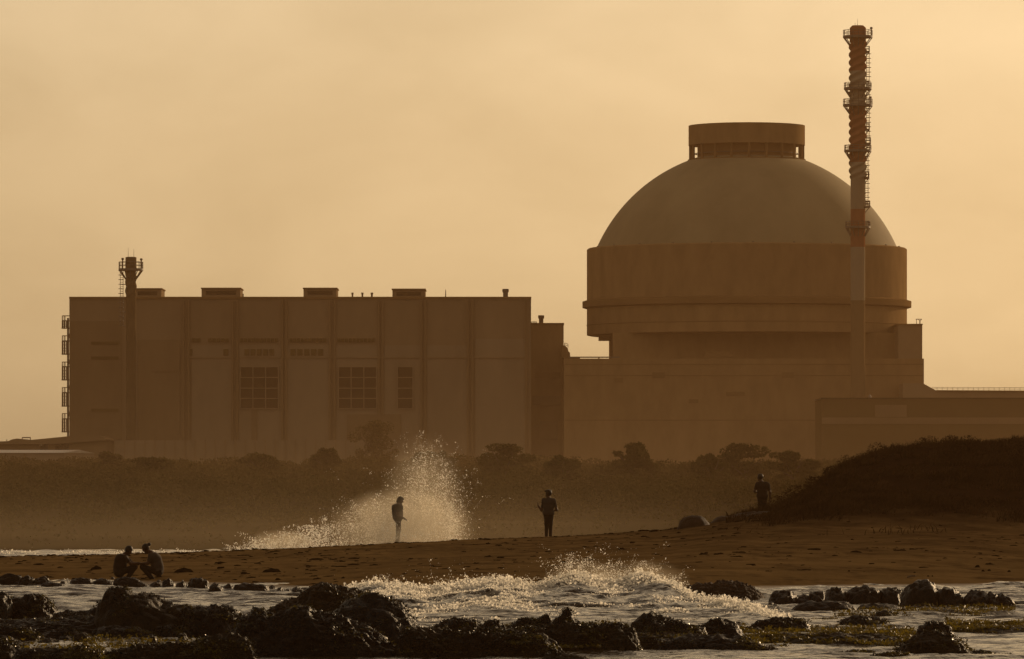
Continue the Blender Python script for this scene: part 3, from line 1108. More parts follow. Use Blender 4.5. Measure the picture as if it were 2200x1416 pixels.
def tree(px, ytop, wpx, D, label, seed, group='trees at the foot of the power station'):
    rng = np.random.default_rng(seed)
    X = PX(px, D)
    zb = float(land_z(np.array(X), np.array(D))) - 0.2
    H, Wd = PZ(ytop, D) - zb, wpx * D / FPX
    o = empty('tree', (X, D, zb), label, 'tree', group)
    mb = MB()
    o_h = H * 0.45
    mb.tube((X, D, zb), (X + .1, D, zb + o_h), 0.22, 8, 0.13)
    for i in range(6):
        t = 2 * math.pi * i / 6 + rng.uniform(-.4, .4)
        mb.tube((X + .1, D, zb + o_h * rng.uniform(.7, 1)), (X + Wd * .33 * math.cos(t), D + Wd * .33 * math.sin(t), zb + H * rng.uniform(.6, .85)), 0.10, 5, 0.03)
    mb.build('trunk', M['bark'], o)
    k = 30
    t = rng.uniform(0, 2 * math.pi, k)
    q = np.sqrt(rng.uniform(0, 1, k))
    hz = rng.uniform(0.22, 1.0, k)
    env = np.sqrt(np.clip(1 - ((hz - 0.5) / 0.55) ** 2, 0.1, 1))
    cen = np.stack([q * np.cos(t) * Wd * .46 * env, q * np.sin(t) * Wd * .46 * env, hz * H * 0.93], -1)
    rad = np.stack([rng.uniform(.08, .22, k) * Wd, rng.uniform(.08, .22, k) * Wd, rng.uniform(.06, .13, k) * H], -1)
    cen[:, 2] = np.minimum(cen[:, 2], H - rad[:, 2])
    V, F = leaf_cloud(cen, rad, 5000, 0.14, rng)
    c = link('crown', np_mesh('crown', V, F), M['crown'], o)


for t in ((1355, 950, 108, 520, 'round dark tree below the open gap between hall and reactor'),
          (1085, 953, 128, 540, 'wide dark tree against the right end of the long hall'),
          (1205, 978, 90, 500, 'small bushy tree under the narrow link block'),
          (1600, 953, 130, 530, 'broad dark tree below the middle of the domed building'),
          (1530, 975, 90, 505, 'low bushy tree just left of the broad one under the dome'),
          (1700, 968, 110, 500, 'low spreading tree left of the grassy dune'),
          (805, 902, 118, 800, 'dark tree against the hall wall behind the tall splash'),
          (930, 968, 120, 560, 'low dark tree right of the top of the splash'),
          (700, 962, 80, 640, 'bushy tree in front of the pale boundary wall'),
          (560, 972, 100, 600, 'low tree before the middle of the pale boundary wall'),
          (330, 982, 110, 560, 'low spreading tree right of the pale gabled shed'),
          (230, 970, 70, 640, 'small dark tree beside the gable end of the pale shed')):
    tree(t[0], t[1], t[2], float(t[3]), t[4], int(t[0]))


def scrub():
    rng = np.random.default_rng(5)
    n = 3600
    Y = 243 + (840 - 243) * rng.uniform(0, 1, n) ** 1.25
    u = rng.uniform(-350, 2550, n)
    X = PX(u, Y)
    z = land_z(X, Y)
    h = rng.uniform(0.6, 1.0, n) * np.interp(Y, [243, 300, 420, 600, 840], [0.30, 0.8, 1.6, 2.6, 3.0]) * (0.8 + 0.5 * fbm(X * .05, Y * .03, 0, 2, 8))
    w = h * rng.uniform(0.7, 1.3, n)
    Vs, Fs, o = [], [], 0
    cen = np.stack([X, Y, z + h * 0.45], -1)
    rad = np.stack([w, w, h * 0.55], -1)
    V, F = leaf_cloud(cen, rad, 560000, None, rng)
    tag(link('scrub', np_mesh('scrub', V, F), M['scrub']), 'low olive scrub covering the far shore below the power station', 'scrub', kind='stuff')


scrub()


def dune_grass():
    rng = np.random.default_rng(9)
    n = 130000
    u = rng.uniform(1560, 2700, n)
    D = rng.uniform(188, 236, n)
    z = beach_z(u, D)
    X = PX(u, D)
    clump = fbm(X * 0.55, D * 0.5, 0, 4, 77)
    keep = (z + 1.5 * clump + rng.normal(size=n) * 0.22 > np.where(D > 210, 1.75, 1.95)) & (clump > -0.14) & (D > 199 + rng.normal(size=n) * 4)
    u, D, z, X, clump = u[keep], D[keep], z[keep], X[keep], clump[keep]
    n = len(u)
    h = rng.uniform(0.08, 0.22, n) * (1.0 + 1.1 * np.clip(clump, 0, 1)) + 0.16 * (clump > 0.28) * rng.uniform(0, 1, n)
    a = rng.uniform(0, 2 * math.pi, n)
    lean = rng.normal(size=(n, 2)) * 0.55 * h[:, None] + np.array([0.25, -0.1]) * h[:, None]
    w = rng.uniform(0.008, 0.022, n)
    bx, by = np.cos(a) * w, np.sin(a) * w
    P = np.stack([X, D, z - 0.02], -1)
    T = P + np.stack([lean[:, 0], lean[:, 1], h], -1)
    Mid = P + np.stack([lean[:, 0] * .3, lean[:, 1] * .3, h * .6], -1)
    B = np.stack([bx, by, np.zeros(n)], -1)
    V = np.stack([P - B, P + B, Mid + B * .8, T, Mid - B * .8], 1).reshape(-1, 3)
    i = np.arange(n) * 5
    F = np.concatenate([np.stack([i, i + 1, i + 2, i + 4], -1), np.stack([i + 4, i + 2, i + 3, i + 3], -1)])
    q = F[:n]
    t = np.stack([i + 4, i + 2, i + 3], -1)
    me = bpy.data.meshes.new('dune_grass')
    bm_v = V
    F3 = np.concatenate([q[:, [0, 1, 2]], q[:, [0, 2, 3]], t])
    me = np_mesh('dune_grass', bm_v, F3)
    k = 70
    ut = rng.uniform(1640, 2500, k)
    Dt = np.interp(ut, UG, T_DC) - rng.uniform(-1, 5, k)
    zt = beach_z(ut, Dt)
    rt = rng.uniform(0.10, 0.34, k)
    cen = np.stack([PX(ut, Dt), Dt, zt + rt * .5], -1)
    Vt, Ft = leaf_cloud(cen, np.stack([rt * 1.3, rt * 1.3, rt], -1), 9000, 0.035, rng)
    Ft3 = np.concatenate([Ft[:, [0, 1, 2]], Ft[:, [0, 2, 3]]]) + len(V)
    me = np_mesh('dune_grass', np.concatenate([V, Vt]), np.concatenate([F3, Ft3]))
    tag(link('dune_grass', me, M['grass']), 'dry dark grass and creepers covering the dune on the right', 'grass', kind='stuff')


dune_grass()

# ------------------------------------------------------------------ rocks
_ICO = {}


def ico(sub):
    if sub not in _ICO:
        bm = bmesh.new()
        bmesh.ops.create_icosphere(bm, subdivisions=sub, radius=1.0)
        V = np.array([v.co[:] for v in bm.verts])
        F = np.array([[v.index for v in f.verts] for f in bm.faces])
        bm.free()
        _ICO[sub] = (V, F)
    return _ICO[sub]


WEED_POOL = []


def ribbons(P, rng, lmin=0.04, lmax=0.14, up=0.6):
    """short curled strips of weed rooted at the points P"""
    n = len(P)
    L = rng.uniform(lmin, lmax, n)[:, None]
    w = L * rng.uniform(0.12, 0.3, n)[:, None]
    d1 = rng.normal(size=(n, 3))
    d1[:, 2] = np.abs(d1[:, 2]) * up + 0.15
    d1 /= np.linalg.norm(d1, axis=1)[:, None]
    d2 = d1 + rng.normal(size=(n, 3)) * 0.7
    d2[:, 2] -= 0.5
    d2 /= np.linalg.norm(d2, axis=1)[:, None]
    s = np.cross(d1, rng.normal(size=(n, 3)))
    s /= np.linalg.norm(s, axis=1)[:, None] + 1e-9
    m = P + d1 * L * .55
    e = m + d2 * L * .55
    V = np.stack([P - s * w, P + s * w, m + s * w, m - s * w, e + s * w * .5, e - s * w * .5], 1).reshape(-1, 3)
    i = np.arange(n) * 6
    F = np.concatenate([np.stack([i, i + 1, i + 2, i + 3], -1), np.stack([i + 3, i + 2, i + 4, i + 5], -1)])
    return V, F


def rock(label, pts, yb, depth, mat='rock', name='rock', cat='rock', group=None, weed=0, D=None, rough=1.0, sub=5, box=0.7, zb=None):
    """one rock whose top follows the outline pts (photo columns and rows) at the distance where row yb meets the water"""
    seed = abs(hash((round(pts[0][0]), round(pts[-1][0]), yb))) % 9973
    rng = np.random.default_rng(seed)
    if D is None:
        D = CAMH * FPX / (yb - HZ) + depth * 0.5
    z0 = 0.0 if zb is None else zb
    xs = np.array([PX(p[0], D) for p in pts])
    zs = np.array([PZ(p[1], D) for p in pts])
    x0, x1 = xs[0], xs[-1]
    cx, hw = (x0 + x1) / 2, (x1 - x0) / 2
    if hw > 1.25 and sub == 5: sub = 6
    V, F = ico(sub)
    sx, sy, sz = V[:, 0], V[:, 1], V[:, 2]
    rim = np.sqrt(np.maximum(1 - sx ** 2, 1e-4))
    q, yy = sz / rim, sy / rim
    ends = np.clip((1 - np.abs(sx)) / 0.06, 0, 1)
    X = cx + sx * hw
    top = np.maximum(np.interp(X, xs, zs) - z0, 0.02)
    top = top * (0.25 + 0.75 * ends ** 0.6)
    dp = depth * 0.5 * (1 - np.abs(sx) ** 3 * 0.75)
    Z = np.where(q > 0, top * np.abs(q) ** box, -0.30 * np.abs(q) ** 0.8)
    Yv = yy * dp * (1 - 0.25 * np.clip(q, 0, 1))
    size = max(hw, 0.15)
    hmax = top.max()
    a = min(0.26 * hmax, 0.15) * rough
    f1 = 1.6 / max(hmax, 0.12)
    f1 = min(f1, 5.0)
    n1 = fbm(X * f1, (Yv + D) * f1, Z * f1, 4, seed % 50)
    rid = 1 - 2 * np.abs(fbm(X * f1 * 2.1, (Yv + D) * f1 * 2.1, Z * f1 * 2.1, 4, seed % 50 + 7))
    n2 = fbm(X * 14, (Yv + D) * 14, Z * 14, 3, 3)
    amp = np.clip(q + 0.5, 0.15, 1)
    rid2 = 1 - 2 * np.abs(fbm(X * f1 * 5.5, (Yv + D) * f1 * 5.5, Z * f1 * 5.5, 3, seed % 50 + 19))
    disp = (n1 * a * 0.9 + (rid - 0.55) * a * 0.8 + (rid2 - 0.5) * a * 0.5 + n2 * 0.02 * rough) * amp
    nx, ny, nz = sx * 0.6, sy, sz
    P = np.stack([X + nx * disp - cx, Yv + ny * disp, Z + nz * disp], -1)
    me = np_mesh(name, P, F, True)
    o = link(name, me, M[mat], None, (cx, D, z0))
    tag(o, label, cat, group)
    if group == NEAR: weed = max(int(weed * 2.6), int(2000 * min(hw, 1.6)))
    if weed:
        nrm = np.zeros_like(P)
        fn = np.cross(P[F[:, 1]] - P[F[:, 0]], P[F[:, 2]] - P[F[:, 0]])
        for c in range(3): np.add.at(nrm, F[:, c], fn)
        nrm /= np.linalg.norm(nrm, axis=1)[:, None] + 1e-9
        patch = fbm(P[:, 0] * 2.2 + cx * 2.2, P[:, 1] * 2.2, P[:, 2] * 3, 3, seed % 31 + 60)
        ok = np.where((nrm[:, 2] > 0.25) & (P[:, 2] > 0.02) & (patch > 0.02))[0]
        if len(ok):
            pick = rng.choice(ok, weed)
            Q = P[pick] + rng.normal(size=(weed, 3)) * np.array([0.03, 0.03, 0.004])
            Vw, Fw = ribbons(Q, rng, 0.018, 0.06)
            w = link('seaweed', np_mesh('seaweed', Vw, Fw), M['weed_mat' if 'weed flat' in label else 'seaweed'], o)
            w['kind'] = 'stuff'
    return o


NEAR = 'dark wet rocks in the near shallows'
MIDR = 'wet boulders along the edge of the sand'
# nearest rocks, left to right
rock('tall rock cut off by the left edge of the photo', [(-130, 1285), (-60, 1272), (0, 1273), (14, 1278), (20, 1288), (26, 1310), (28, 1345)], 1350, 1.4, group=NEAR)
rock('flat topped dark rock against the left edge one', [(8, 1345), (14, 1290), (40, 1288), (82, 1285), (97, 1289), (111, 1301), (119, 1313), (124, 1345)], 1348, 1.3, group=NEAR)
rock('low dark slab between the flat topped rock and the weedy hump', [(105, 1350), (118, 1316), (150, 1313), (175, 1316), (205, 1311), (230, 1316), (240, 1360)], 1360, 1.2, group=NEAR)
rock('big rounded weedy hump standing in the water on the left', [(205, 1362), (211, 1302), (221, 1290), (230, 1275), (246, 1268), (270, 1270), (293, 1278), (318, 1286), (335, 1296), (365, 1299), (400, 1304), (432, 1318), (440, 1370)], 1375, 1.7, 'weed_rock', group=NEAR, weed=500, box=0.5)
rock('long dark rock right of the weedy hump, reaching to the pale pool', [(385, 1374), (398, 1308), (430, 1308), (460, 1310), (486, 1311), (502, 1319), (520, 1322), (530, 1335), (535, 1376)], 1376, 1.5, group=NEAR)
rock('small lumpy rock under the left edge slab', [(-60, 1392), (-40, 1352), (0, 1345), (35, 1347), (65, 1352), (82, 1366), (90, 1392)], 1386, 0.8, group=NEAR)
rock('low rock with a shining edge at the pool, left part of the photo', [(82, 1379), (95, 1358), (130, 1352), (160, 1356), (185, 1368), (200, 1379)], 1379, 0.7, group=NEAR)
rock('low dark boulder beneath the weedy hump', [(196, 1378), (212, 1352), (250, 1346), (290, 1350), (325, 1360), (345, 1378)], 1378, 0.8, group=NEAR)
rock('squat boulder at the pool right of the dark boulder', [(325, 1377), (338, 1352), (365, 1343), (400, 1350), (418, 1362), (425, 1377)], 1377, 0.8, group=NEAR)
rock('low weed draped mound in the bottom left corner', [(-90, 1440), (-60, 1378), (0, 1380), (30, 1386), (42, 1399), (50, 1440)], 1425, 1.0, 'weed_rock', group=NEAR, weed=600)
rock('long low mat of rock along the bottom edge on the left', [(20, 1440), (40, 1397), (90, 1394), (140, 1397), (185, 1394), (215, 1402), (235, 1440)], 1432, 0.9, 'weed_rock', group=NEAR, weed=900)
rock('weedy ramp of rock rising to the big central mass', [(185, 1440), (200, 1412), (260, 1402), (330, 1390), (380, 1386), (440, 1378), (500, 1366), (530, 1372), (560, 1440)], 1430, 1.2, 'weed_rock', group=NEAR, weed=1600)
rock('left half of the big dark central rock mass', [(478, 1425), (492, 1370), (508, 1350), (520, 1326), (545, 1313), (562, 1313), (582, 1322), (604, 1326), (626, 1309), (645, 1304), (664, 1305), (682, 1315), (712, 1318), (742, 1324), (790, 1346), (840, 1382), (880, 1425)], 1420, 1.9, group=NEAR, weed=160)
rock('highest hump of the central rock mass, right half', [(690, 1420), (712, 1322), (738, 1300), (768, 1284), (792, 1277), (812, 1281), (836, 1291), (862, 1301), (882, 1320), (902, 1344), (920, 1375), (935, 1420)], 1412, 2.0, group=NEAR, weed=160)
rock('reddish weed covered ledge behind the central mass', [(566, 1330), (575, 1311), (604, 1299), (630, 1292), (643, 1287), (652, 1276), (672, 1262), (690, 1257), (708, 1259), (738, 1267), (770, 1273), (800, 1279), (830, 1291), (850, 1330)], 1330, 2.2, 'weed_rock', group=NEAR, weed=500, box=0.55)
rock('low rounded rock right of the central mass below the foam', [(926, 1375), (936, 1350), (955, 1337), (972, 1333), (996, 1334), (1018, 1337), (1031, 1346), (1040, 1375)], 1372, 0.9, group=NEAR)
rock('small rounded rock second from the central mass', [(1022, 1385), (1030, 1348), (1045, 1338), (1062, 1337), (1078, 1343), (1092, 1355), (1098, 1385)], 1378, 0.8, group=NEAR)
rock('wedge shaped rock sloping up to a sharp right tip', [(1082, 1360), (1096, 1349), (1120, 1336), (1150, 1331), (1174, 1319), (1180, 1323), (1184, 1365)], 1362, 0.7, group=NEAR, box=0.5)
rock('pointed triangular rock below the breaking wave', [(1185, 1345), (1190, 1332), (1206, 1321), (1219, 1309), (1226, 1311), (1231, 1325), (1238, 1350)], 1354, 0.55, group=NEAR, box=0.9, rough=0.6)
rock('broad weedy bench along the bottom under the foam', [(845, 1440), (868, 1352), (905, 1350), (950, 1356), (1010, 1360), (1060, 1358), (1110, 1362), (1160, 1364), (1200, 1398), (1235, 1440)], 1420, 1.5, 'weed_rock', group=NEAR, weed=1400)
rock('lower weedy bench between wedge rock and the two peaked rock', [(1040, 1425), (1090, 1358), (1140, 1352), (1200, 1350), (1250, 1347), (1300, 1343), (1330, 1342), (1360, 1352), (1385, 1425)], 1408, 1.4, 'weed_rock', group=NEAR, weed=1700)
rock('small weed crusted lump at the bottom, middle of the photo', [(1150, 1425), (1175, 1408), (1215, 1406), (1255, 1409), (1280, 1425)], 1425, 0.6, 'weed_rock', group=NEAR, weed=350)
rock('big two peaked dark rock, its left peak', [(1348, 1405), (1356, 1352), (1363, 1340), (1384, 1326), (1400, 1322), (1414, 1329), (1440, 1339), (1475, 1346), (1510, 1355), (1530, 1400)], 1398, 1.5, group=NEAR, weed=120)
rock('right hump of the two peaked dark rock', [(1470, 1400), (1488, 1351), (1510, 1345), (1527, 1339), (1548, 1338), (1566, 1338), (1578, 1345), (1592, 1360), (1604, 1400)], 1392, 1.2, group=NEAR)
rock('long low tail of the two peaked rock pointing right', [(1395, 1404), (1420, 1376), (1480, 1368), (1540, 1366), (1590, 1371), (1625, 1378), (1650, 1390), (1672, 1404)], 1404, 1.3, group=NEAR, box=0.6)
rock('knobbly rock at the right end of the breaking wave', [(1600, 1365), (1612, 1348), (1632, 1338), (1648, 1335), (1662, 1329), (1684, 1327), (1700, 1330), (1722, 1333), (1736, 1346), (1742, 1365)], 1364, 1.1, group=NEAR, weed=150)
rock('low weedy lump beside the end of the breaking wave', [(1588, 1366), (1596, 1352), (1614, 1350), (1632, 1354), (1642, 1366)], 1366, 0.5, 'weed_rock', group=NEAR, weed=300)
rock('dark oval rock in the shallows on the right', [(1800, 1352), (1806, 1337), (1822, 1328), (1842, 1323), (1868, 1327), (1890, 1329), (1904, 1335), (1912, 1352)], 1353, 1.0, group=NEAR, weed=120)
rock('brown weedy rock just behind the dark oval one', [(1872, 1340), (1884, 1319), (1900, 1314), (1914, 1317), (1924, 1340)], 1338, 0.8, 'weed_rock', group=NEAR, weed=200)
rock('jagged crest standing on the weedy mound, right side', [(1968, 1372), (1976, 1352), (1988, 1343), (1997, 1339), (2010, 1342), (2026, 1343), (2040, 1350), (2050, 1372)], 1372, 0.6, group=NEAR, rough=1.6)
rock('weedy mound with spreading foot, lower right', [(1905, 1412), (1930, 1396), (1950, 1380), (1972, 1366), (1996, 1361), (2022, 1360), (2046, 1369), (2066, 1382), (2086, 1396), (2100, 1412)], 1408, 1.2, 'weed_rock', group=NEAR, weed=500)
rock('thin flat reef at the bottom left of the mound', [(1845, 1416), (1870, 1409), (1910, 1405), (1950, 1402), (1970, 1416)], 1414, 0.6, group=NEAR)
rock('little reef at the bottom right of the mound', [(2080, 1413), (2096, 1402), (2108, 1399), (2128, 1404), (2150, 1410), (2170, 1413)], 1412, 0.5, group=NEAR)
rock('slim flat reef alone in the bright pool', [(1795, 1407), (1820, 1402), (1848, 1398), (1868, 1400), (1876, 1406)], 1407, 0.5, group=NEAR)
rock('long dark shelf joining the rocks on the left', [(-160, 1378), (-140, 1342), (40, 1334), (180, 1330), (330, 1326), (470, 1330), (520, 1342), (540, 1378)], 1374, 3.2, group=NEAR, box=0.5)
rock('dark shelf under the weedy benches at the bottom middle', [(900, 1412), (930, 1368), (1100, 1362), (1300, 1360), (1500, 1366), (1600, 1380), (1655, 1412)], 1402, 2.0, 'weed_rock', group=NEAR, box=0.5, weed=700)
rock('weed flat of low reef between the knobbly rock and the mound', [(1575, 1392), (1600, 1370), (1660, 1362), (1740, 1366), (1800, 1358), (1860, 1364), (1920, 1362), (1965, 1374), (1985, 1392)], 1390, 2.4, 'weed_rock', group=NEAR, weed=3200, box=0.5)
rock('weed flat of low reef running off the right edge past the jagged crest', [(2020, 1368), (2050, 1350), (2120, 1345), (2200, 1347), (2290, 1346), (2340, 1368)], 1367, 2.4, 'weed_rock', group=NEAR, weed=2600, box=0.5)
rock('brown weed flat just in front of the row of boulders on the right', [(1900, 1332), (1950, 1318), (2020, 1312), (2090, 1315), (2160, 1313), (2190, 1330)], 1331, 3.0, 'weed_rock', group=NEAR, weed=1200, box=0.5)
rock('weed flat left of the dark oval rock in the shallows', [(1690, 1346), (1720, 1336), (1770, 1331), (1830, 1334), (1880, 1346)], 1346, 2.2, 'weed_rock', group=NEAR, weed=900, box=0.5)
# hazy row behind the breaking wave
rock('large rounded brown rock behind the tail of the breaking wave', [(1420, 1318), (1436, 1280), (1462, 1268), (1492, 1262), (1520, 1255), (1556, 1253), (1592, 1257), (1618, 1266), (1640, 1283), (1656, 1300), (1668, 1318)], 1316, 2.6, 'rock_brown', group=MIDR, box=0.55, D=138.5)
for p, lb in (([(1650, 1306), (1655, 1283), (1672, 1274), (1696, 1271), (1708, 1280), (1714, 1306)], 'rounded rock just right of the large brown one'),
              ([(1708, 1306), (1716, 1281), (1726, 1277), (1738, 1284), (1742, 1306)], 'small low rock, second right of the large brown one'),
              ([(1734, 1306), (1740, 1274), (1756, 1270), (1770, 1274), (1776, 1306)], 'small upright rock, third right of the large brown one'),
              ([(1770, 1308), (1777, 1273), (1792, 1267), (1808, 1268), (1816, 1276), (1822, 1308)], 'rounded rock in the middle of the row, below the stick'),
              ([(1812, 1308), (1822, 1272), (1838, 1265), (1858, 1263), (1876, 1267), (1894, 1273), (1900, 1308)], 'long ridged rock left of the tallest boulder'),
              ([(1888, 1308), (1894, 1272), (1908, 1264), (1924, 1265), (1934, 1270), (1940, 1308)], 'rounded rock touching the left foot of the tallest boulder'),
              ([(1932, 1312), (1938, 1277), (1950, 1264), (1970, 1251), (1986, 1248), (1998, 1252), (2008, 1263), (2014, 1278), (2018, 1312)], 'tallest boulder of the row, egg shaped'),
              ([(2006, 1312), (2012, 1272), (2030, 1265), (2050, 1266), (2062, 1276), (2068, 1288), (2074, 1312)], 'round boulder right of the tallest one, rim lit'),
              ([(2066, 1312), (2076, 1281), (2088, 1272), (2104, 1272), (2118, 1274), (2128, 1286), (2134, 1312)], 'flat topped boulder with a shining crack on the far right'),
              ([(2112, 1312), (2122, 1274), (2132, 1273), (2142, 1280), (2156, 1312)], 'narrow boulder leaning on the flat topped one'),
              ([(2136, 1312), (2144, 1279), (2156, 1278), (2168, 1288), (2180, 1300), (2186, 1312)], 'sloping boulder at the right end of the row'),
              ([(2160, 1308), (2176, 1293), (2210, 1291), (2250, 1296), (2280, 1308)], 'low dark rock running out at the right edge of the photo'),
              ([(1692, 1321), (1712, 1300), (1740, 1293), (1768, 1296), (1800, 1292), (1830, 1300), (1850, 1321)], 'long low reef below the row of boulders'),
              ([(1838, 1318), (1850, 1300), (1880, 1296), (1910, 1300), (1936, 1306), (1945, 1318)], 'low reef at the left foot of the tallest boulder')):
    rock(lb, p, p[0][1], 1.0 if 'reef' in lb else 1.2, 'rock', group=MIDR, sub=4, box=0.55)
# the pebble bar at the edge of the sand, left
BAR = 'small wet stones of the bar at the edge of the sand'
for p, lb in (([(-30, 1262), (-10, 1240), (20, 1232), (45, 1238), (62, 1262)], 'largest stone of the bar at the left edge of the photo'),
              ([(36, 1263), (44, 1242), (60, 1238), (72, 1244), (80, 1263)], 'stone beside the largest stone of the bar'),
              ([(70, 1263), (78, 1246), (96, 1240), (108, 1246), (114, 1263)], 'stone just left of the pale board'),
              ([(82, 1267), (92, 1254), (116, 1252), (136, 1255), (148, 1267)], 'flat stone under the pale board'),
              ([(144, 1264), (152, 1246), (174, 1242), (196, 1245), (204, 1264)], 'long stone right of the pale board'),
              ([(196, 1264), (204, 1247), (222, 1243), (238, 1249), (250, 1264)], 'stone just left of the squatting person in dark clothes'),
              ([(238, 1268), (246, 1246), (262, 1240), (284, 1243), (304, 1252), (330, 1268)], 'broad flat stone under the two squatting people'),
              ([(318, 1266), (324, 1254), (338, 1250), (348, 1256), (352, 1266)], 'stone at the heels of the squatting person with a bun'),
              ([(344, 1270), (349, 1249), (362, 1245), (374, 1252), (378, 1270)], 'stone with a bright glint right of the squatting pair'),
              ([(374, 1272), (380, 1256), (394, 1251), (403, 1260), (406, 1272)], 'small stone with a glint, second right of the pair'),
              ([(400, 1274), (405, 1250), (416, 1243), (434, 1243), (446, 1249), (452, 1274)], 'biggest square stone of the bar right of the pair'),
              ([(446, 1277), (452, 1258), (464, 1254), (476, 1262), (482, 1277)], 'low stone right of the biggest square stone'),
              ([(476, 1276), (482, 1260), (492, 1254), (500, 1260), (504, 1276)], 'rounded stone with a rim of light in the bar'),
              ([(500, 1278), (506, 1257), (524, 1253), (546, 1254), (560, 1256), (574, 1260), (580, 1278)], 'longest low stone of the bar'),
              ([(574, 1276), (578, 1262), (584, 1257), (591, 1261), (594, 1276)], 'upright round stone right of the longest one'),
              ([(592, 1277), (597, 1264), (603, 1261), (608, 1266), (611, 1277)], 'little round stone third from the right end of the bar'),
              ([(608, 1278), (613, 1268), (620, 1266), (625, 1270), (628, 1278)], 'smallest round stone of the bar'),
              ([(622, 1279), (628, 1266), (638, 1261), (645, 1266), (650, 1279)], 'last stone at the right end of the bar')):
    rock(lb, p, p[0][1], 0.6, 'rock', 'stone', 'stone', BAR, sub=4, box=0.6, rough=0.8)


def on_beach(u, D):
    return float(beach_z(np.array([float(u)]), np.array([float(D)]))[0])


def find_D(u, y, lo=150, hi=232):
    """nearest distance at which the beach shows at photo column u, row y"""
    ds = np.linspace(lo, hi, 800)
    zz = beach_z(np.full_like(ds, float(u)), ds)
    rows = HZ + (CAMH - zz) * FPX / ds
    k = np.where(rows <= y)[0]
    return float(ds[k[0]]) if len(k) else hi


# small stones packed among the larger ones
_rng = random.Random(5)
for i in range(46):
    x = _rng.uniform(-40, 660)
    yb = 1262 + max(0, (x - 300) / 360 * 16) + _rng.uniform(-8, 3)
    w, h = _rng.uniform(8, 24), _rng.uniform(5, 14)
    rock('small wet stone packed among the larger stones of the bar', [(x - w / 2, yb), (x - w * .3, yb - h * _rng.uniform(.6, 1)), (x, yb - h), (x + w * .35, yb - h * _rng.uniform(.5, .9)), (x + w / 2, yb)], yb, 0.35, 'rock', 'stone', 'stone', 'small stones filling the bar', sub=3, box=0.6, rough=0.9)
for i in range(34):
    x = _rng.uniform(1650, 2230)
    yb = _rng.uniform(1296, 1322)
    w, h = _rng.uniform(14, 40), _rng.uniform(6, 16)
    rock('small dark rock at the foot of the row of boulders', [(x - w / 2, yb), (x - w * .3, yb - h * _rng.uniform(.6, 1)), (x, yb - h), (x + w * .35, yb - h * _rng.uniform(.5, .9)), (x + w / 2, yb)], yb, 0.4, 'rock', 'rock', 'rock', 'small rocks round the boulders', sub=3, box=0.6, rough=0.9)
for i in range(90):
    x = _rng.choice([_rng.uniform(-60, 940), _rng.uniform(880, 1700), _rng.uniform(0, 520)])
    yb = _rng.uniform(1348, 1400) if x < 1000 else _rng.uniform(1362, 1402)
    w, h = _rng.uniform(24, 80), _rng.uniform(8, 26)
    rock('small jagged dark rock packed into the near reef', [(x - w / 2, yb), (x - w * .35, yb - h * _rng.uniform(.4, .9)), (x - w * .1, yb - h), (x + w * .15, yb - h * _rng.uniform(.5, 1)), (x + w * .35, yb - h * _rng.uniform(.3, .8)), (x + w / 2, yb)], yb, 0.5, 'weed_rock', 'rock', 'rock', 'small rocks of the near reef', sub=4, box=0.75, rough=1.3)


# boulders and weed heaps on the sand
Db = 208.0
rock('smooth round boulder resting on the crest of the sand left of the dune', [(1455, 1134), (1460, 1122), (1470, 1111), (1487, 1107), (1505, 1109), (1515, 1116), (1522, 1124), (1526, 1134)], 1134, 1.0, 'rock_brown', 'boulder', 'boulder', D=Db, rough=0.35, sub=4, box=0.55, zb=PZ(1138, Db))
rock('low boulder half buried below the watching man', [(1524, 1128), (1536, 1113), (1552, 1109), (1568, 1110), (1590, 1104), (1625, 1099), (1660, 1098), (1690, 1120)], 1128, 1.6, 'rock_brown', 'boulder', 'boulder', D=213.0, rough=0.6, sub=4, box=0.55, zb=PZ(1128, 213.0))
for (u, y, w, h, lb) in ((82, 1214, 30, 4, 'thin dark weed heap nearest the left edge'), (207, 1224, 27, 8, 'round dark weed heap left of the squatting pair'), (130, 1220, 16, 3, 'tiny weed heap left of the round one'),
                         (395, 1229, 44, 9, 'largest weed heap, right of the squatting pair'), (472, 1210, 24, 4, 'thin weed heap above and right of the largest heap'), (584, 1229, 42, 8, 'weed heap in the middle of the sand above the reddish ledge'),
                         (680, 1203, 36, 4, 'flat weed heap high on the sand left of the splash'), (976, 1256, 20, 6, 'dark heap just above the foam, left one'), (1084, 1250, 16, 6, 'dark heap just above the foam, right one'),
                         (510, 1216, 20, 3, 'thin weed streak right of the thin heap'), (186, 1204, 10, 4, 'small dark lump near the crest left of the pair'), (760, 1214, 30, 3, 'flat weed streak below the bathing man')):
    D = find_D(u, y)
    rock(lb, [(u - w / 2, y + 1), (u - w / 3, y - h * .6), (u, y - h), (u + w / 3, y - h * .7), (u + w / 2, y + 1)], y, w * D / FPX * 0.8, 'kelp', 'weed_heap', 'seaweed heap', 'weed heaps lying on the sand', D=D, sub=3, rough=0.7, zb=on_beach(u, D) - 0.02)
for (u, y, w, h, lb) in ((1824, 1228, 6, 3, 'pebble left of the stick'), (1994, 1239, 5, 3, 'left of two pebbles right of the stick'), (2003, 1239, 4, 3, 'right of two pebbles right of the stick'), (2112, 1228, 8, 4, 'pebble below the bright litter line'),
                         (2125, 1227, 9, 4, 'pebble right of the one below the litter line'), (2168, 1229, 9, 4, 'pebble near the right edge of the sand'), (1965, 1231, 6, 3, 'pebble just above the stick'), (2100, 1219, 12, 5, 'dark clod in the litter line on the right')):
    D = find_D(u, y)
    rock(lb, [(u - w / 2, y + 1), (u - w / 4, y - h), (u + w / 4, y - h), (u + w / 2, y + 1)], y, w * D / FPX, 'kelp', 'pebble', 'pebble', 'pebbles scattered on the sand on the right', D=D, sub=3, rough=0.4, zb=on_beach(u, D) - 0.01)


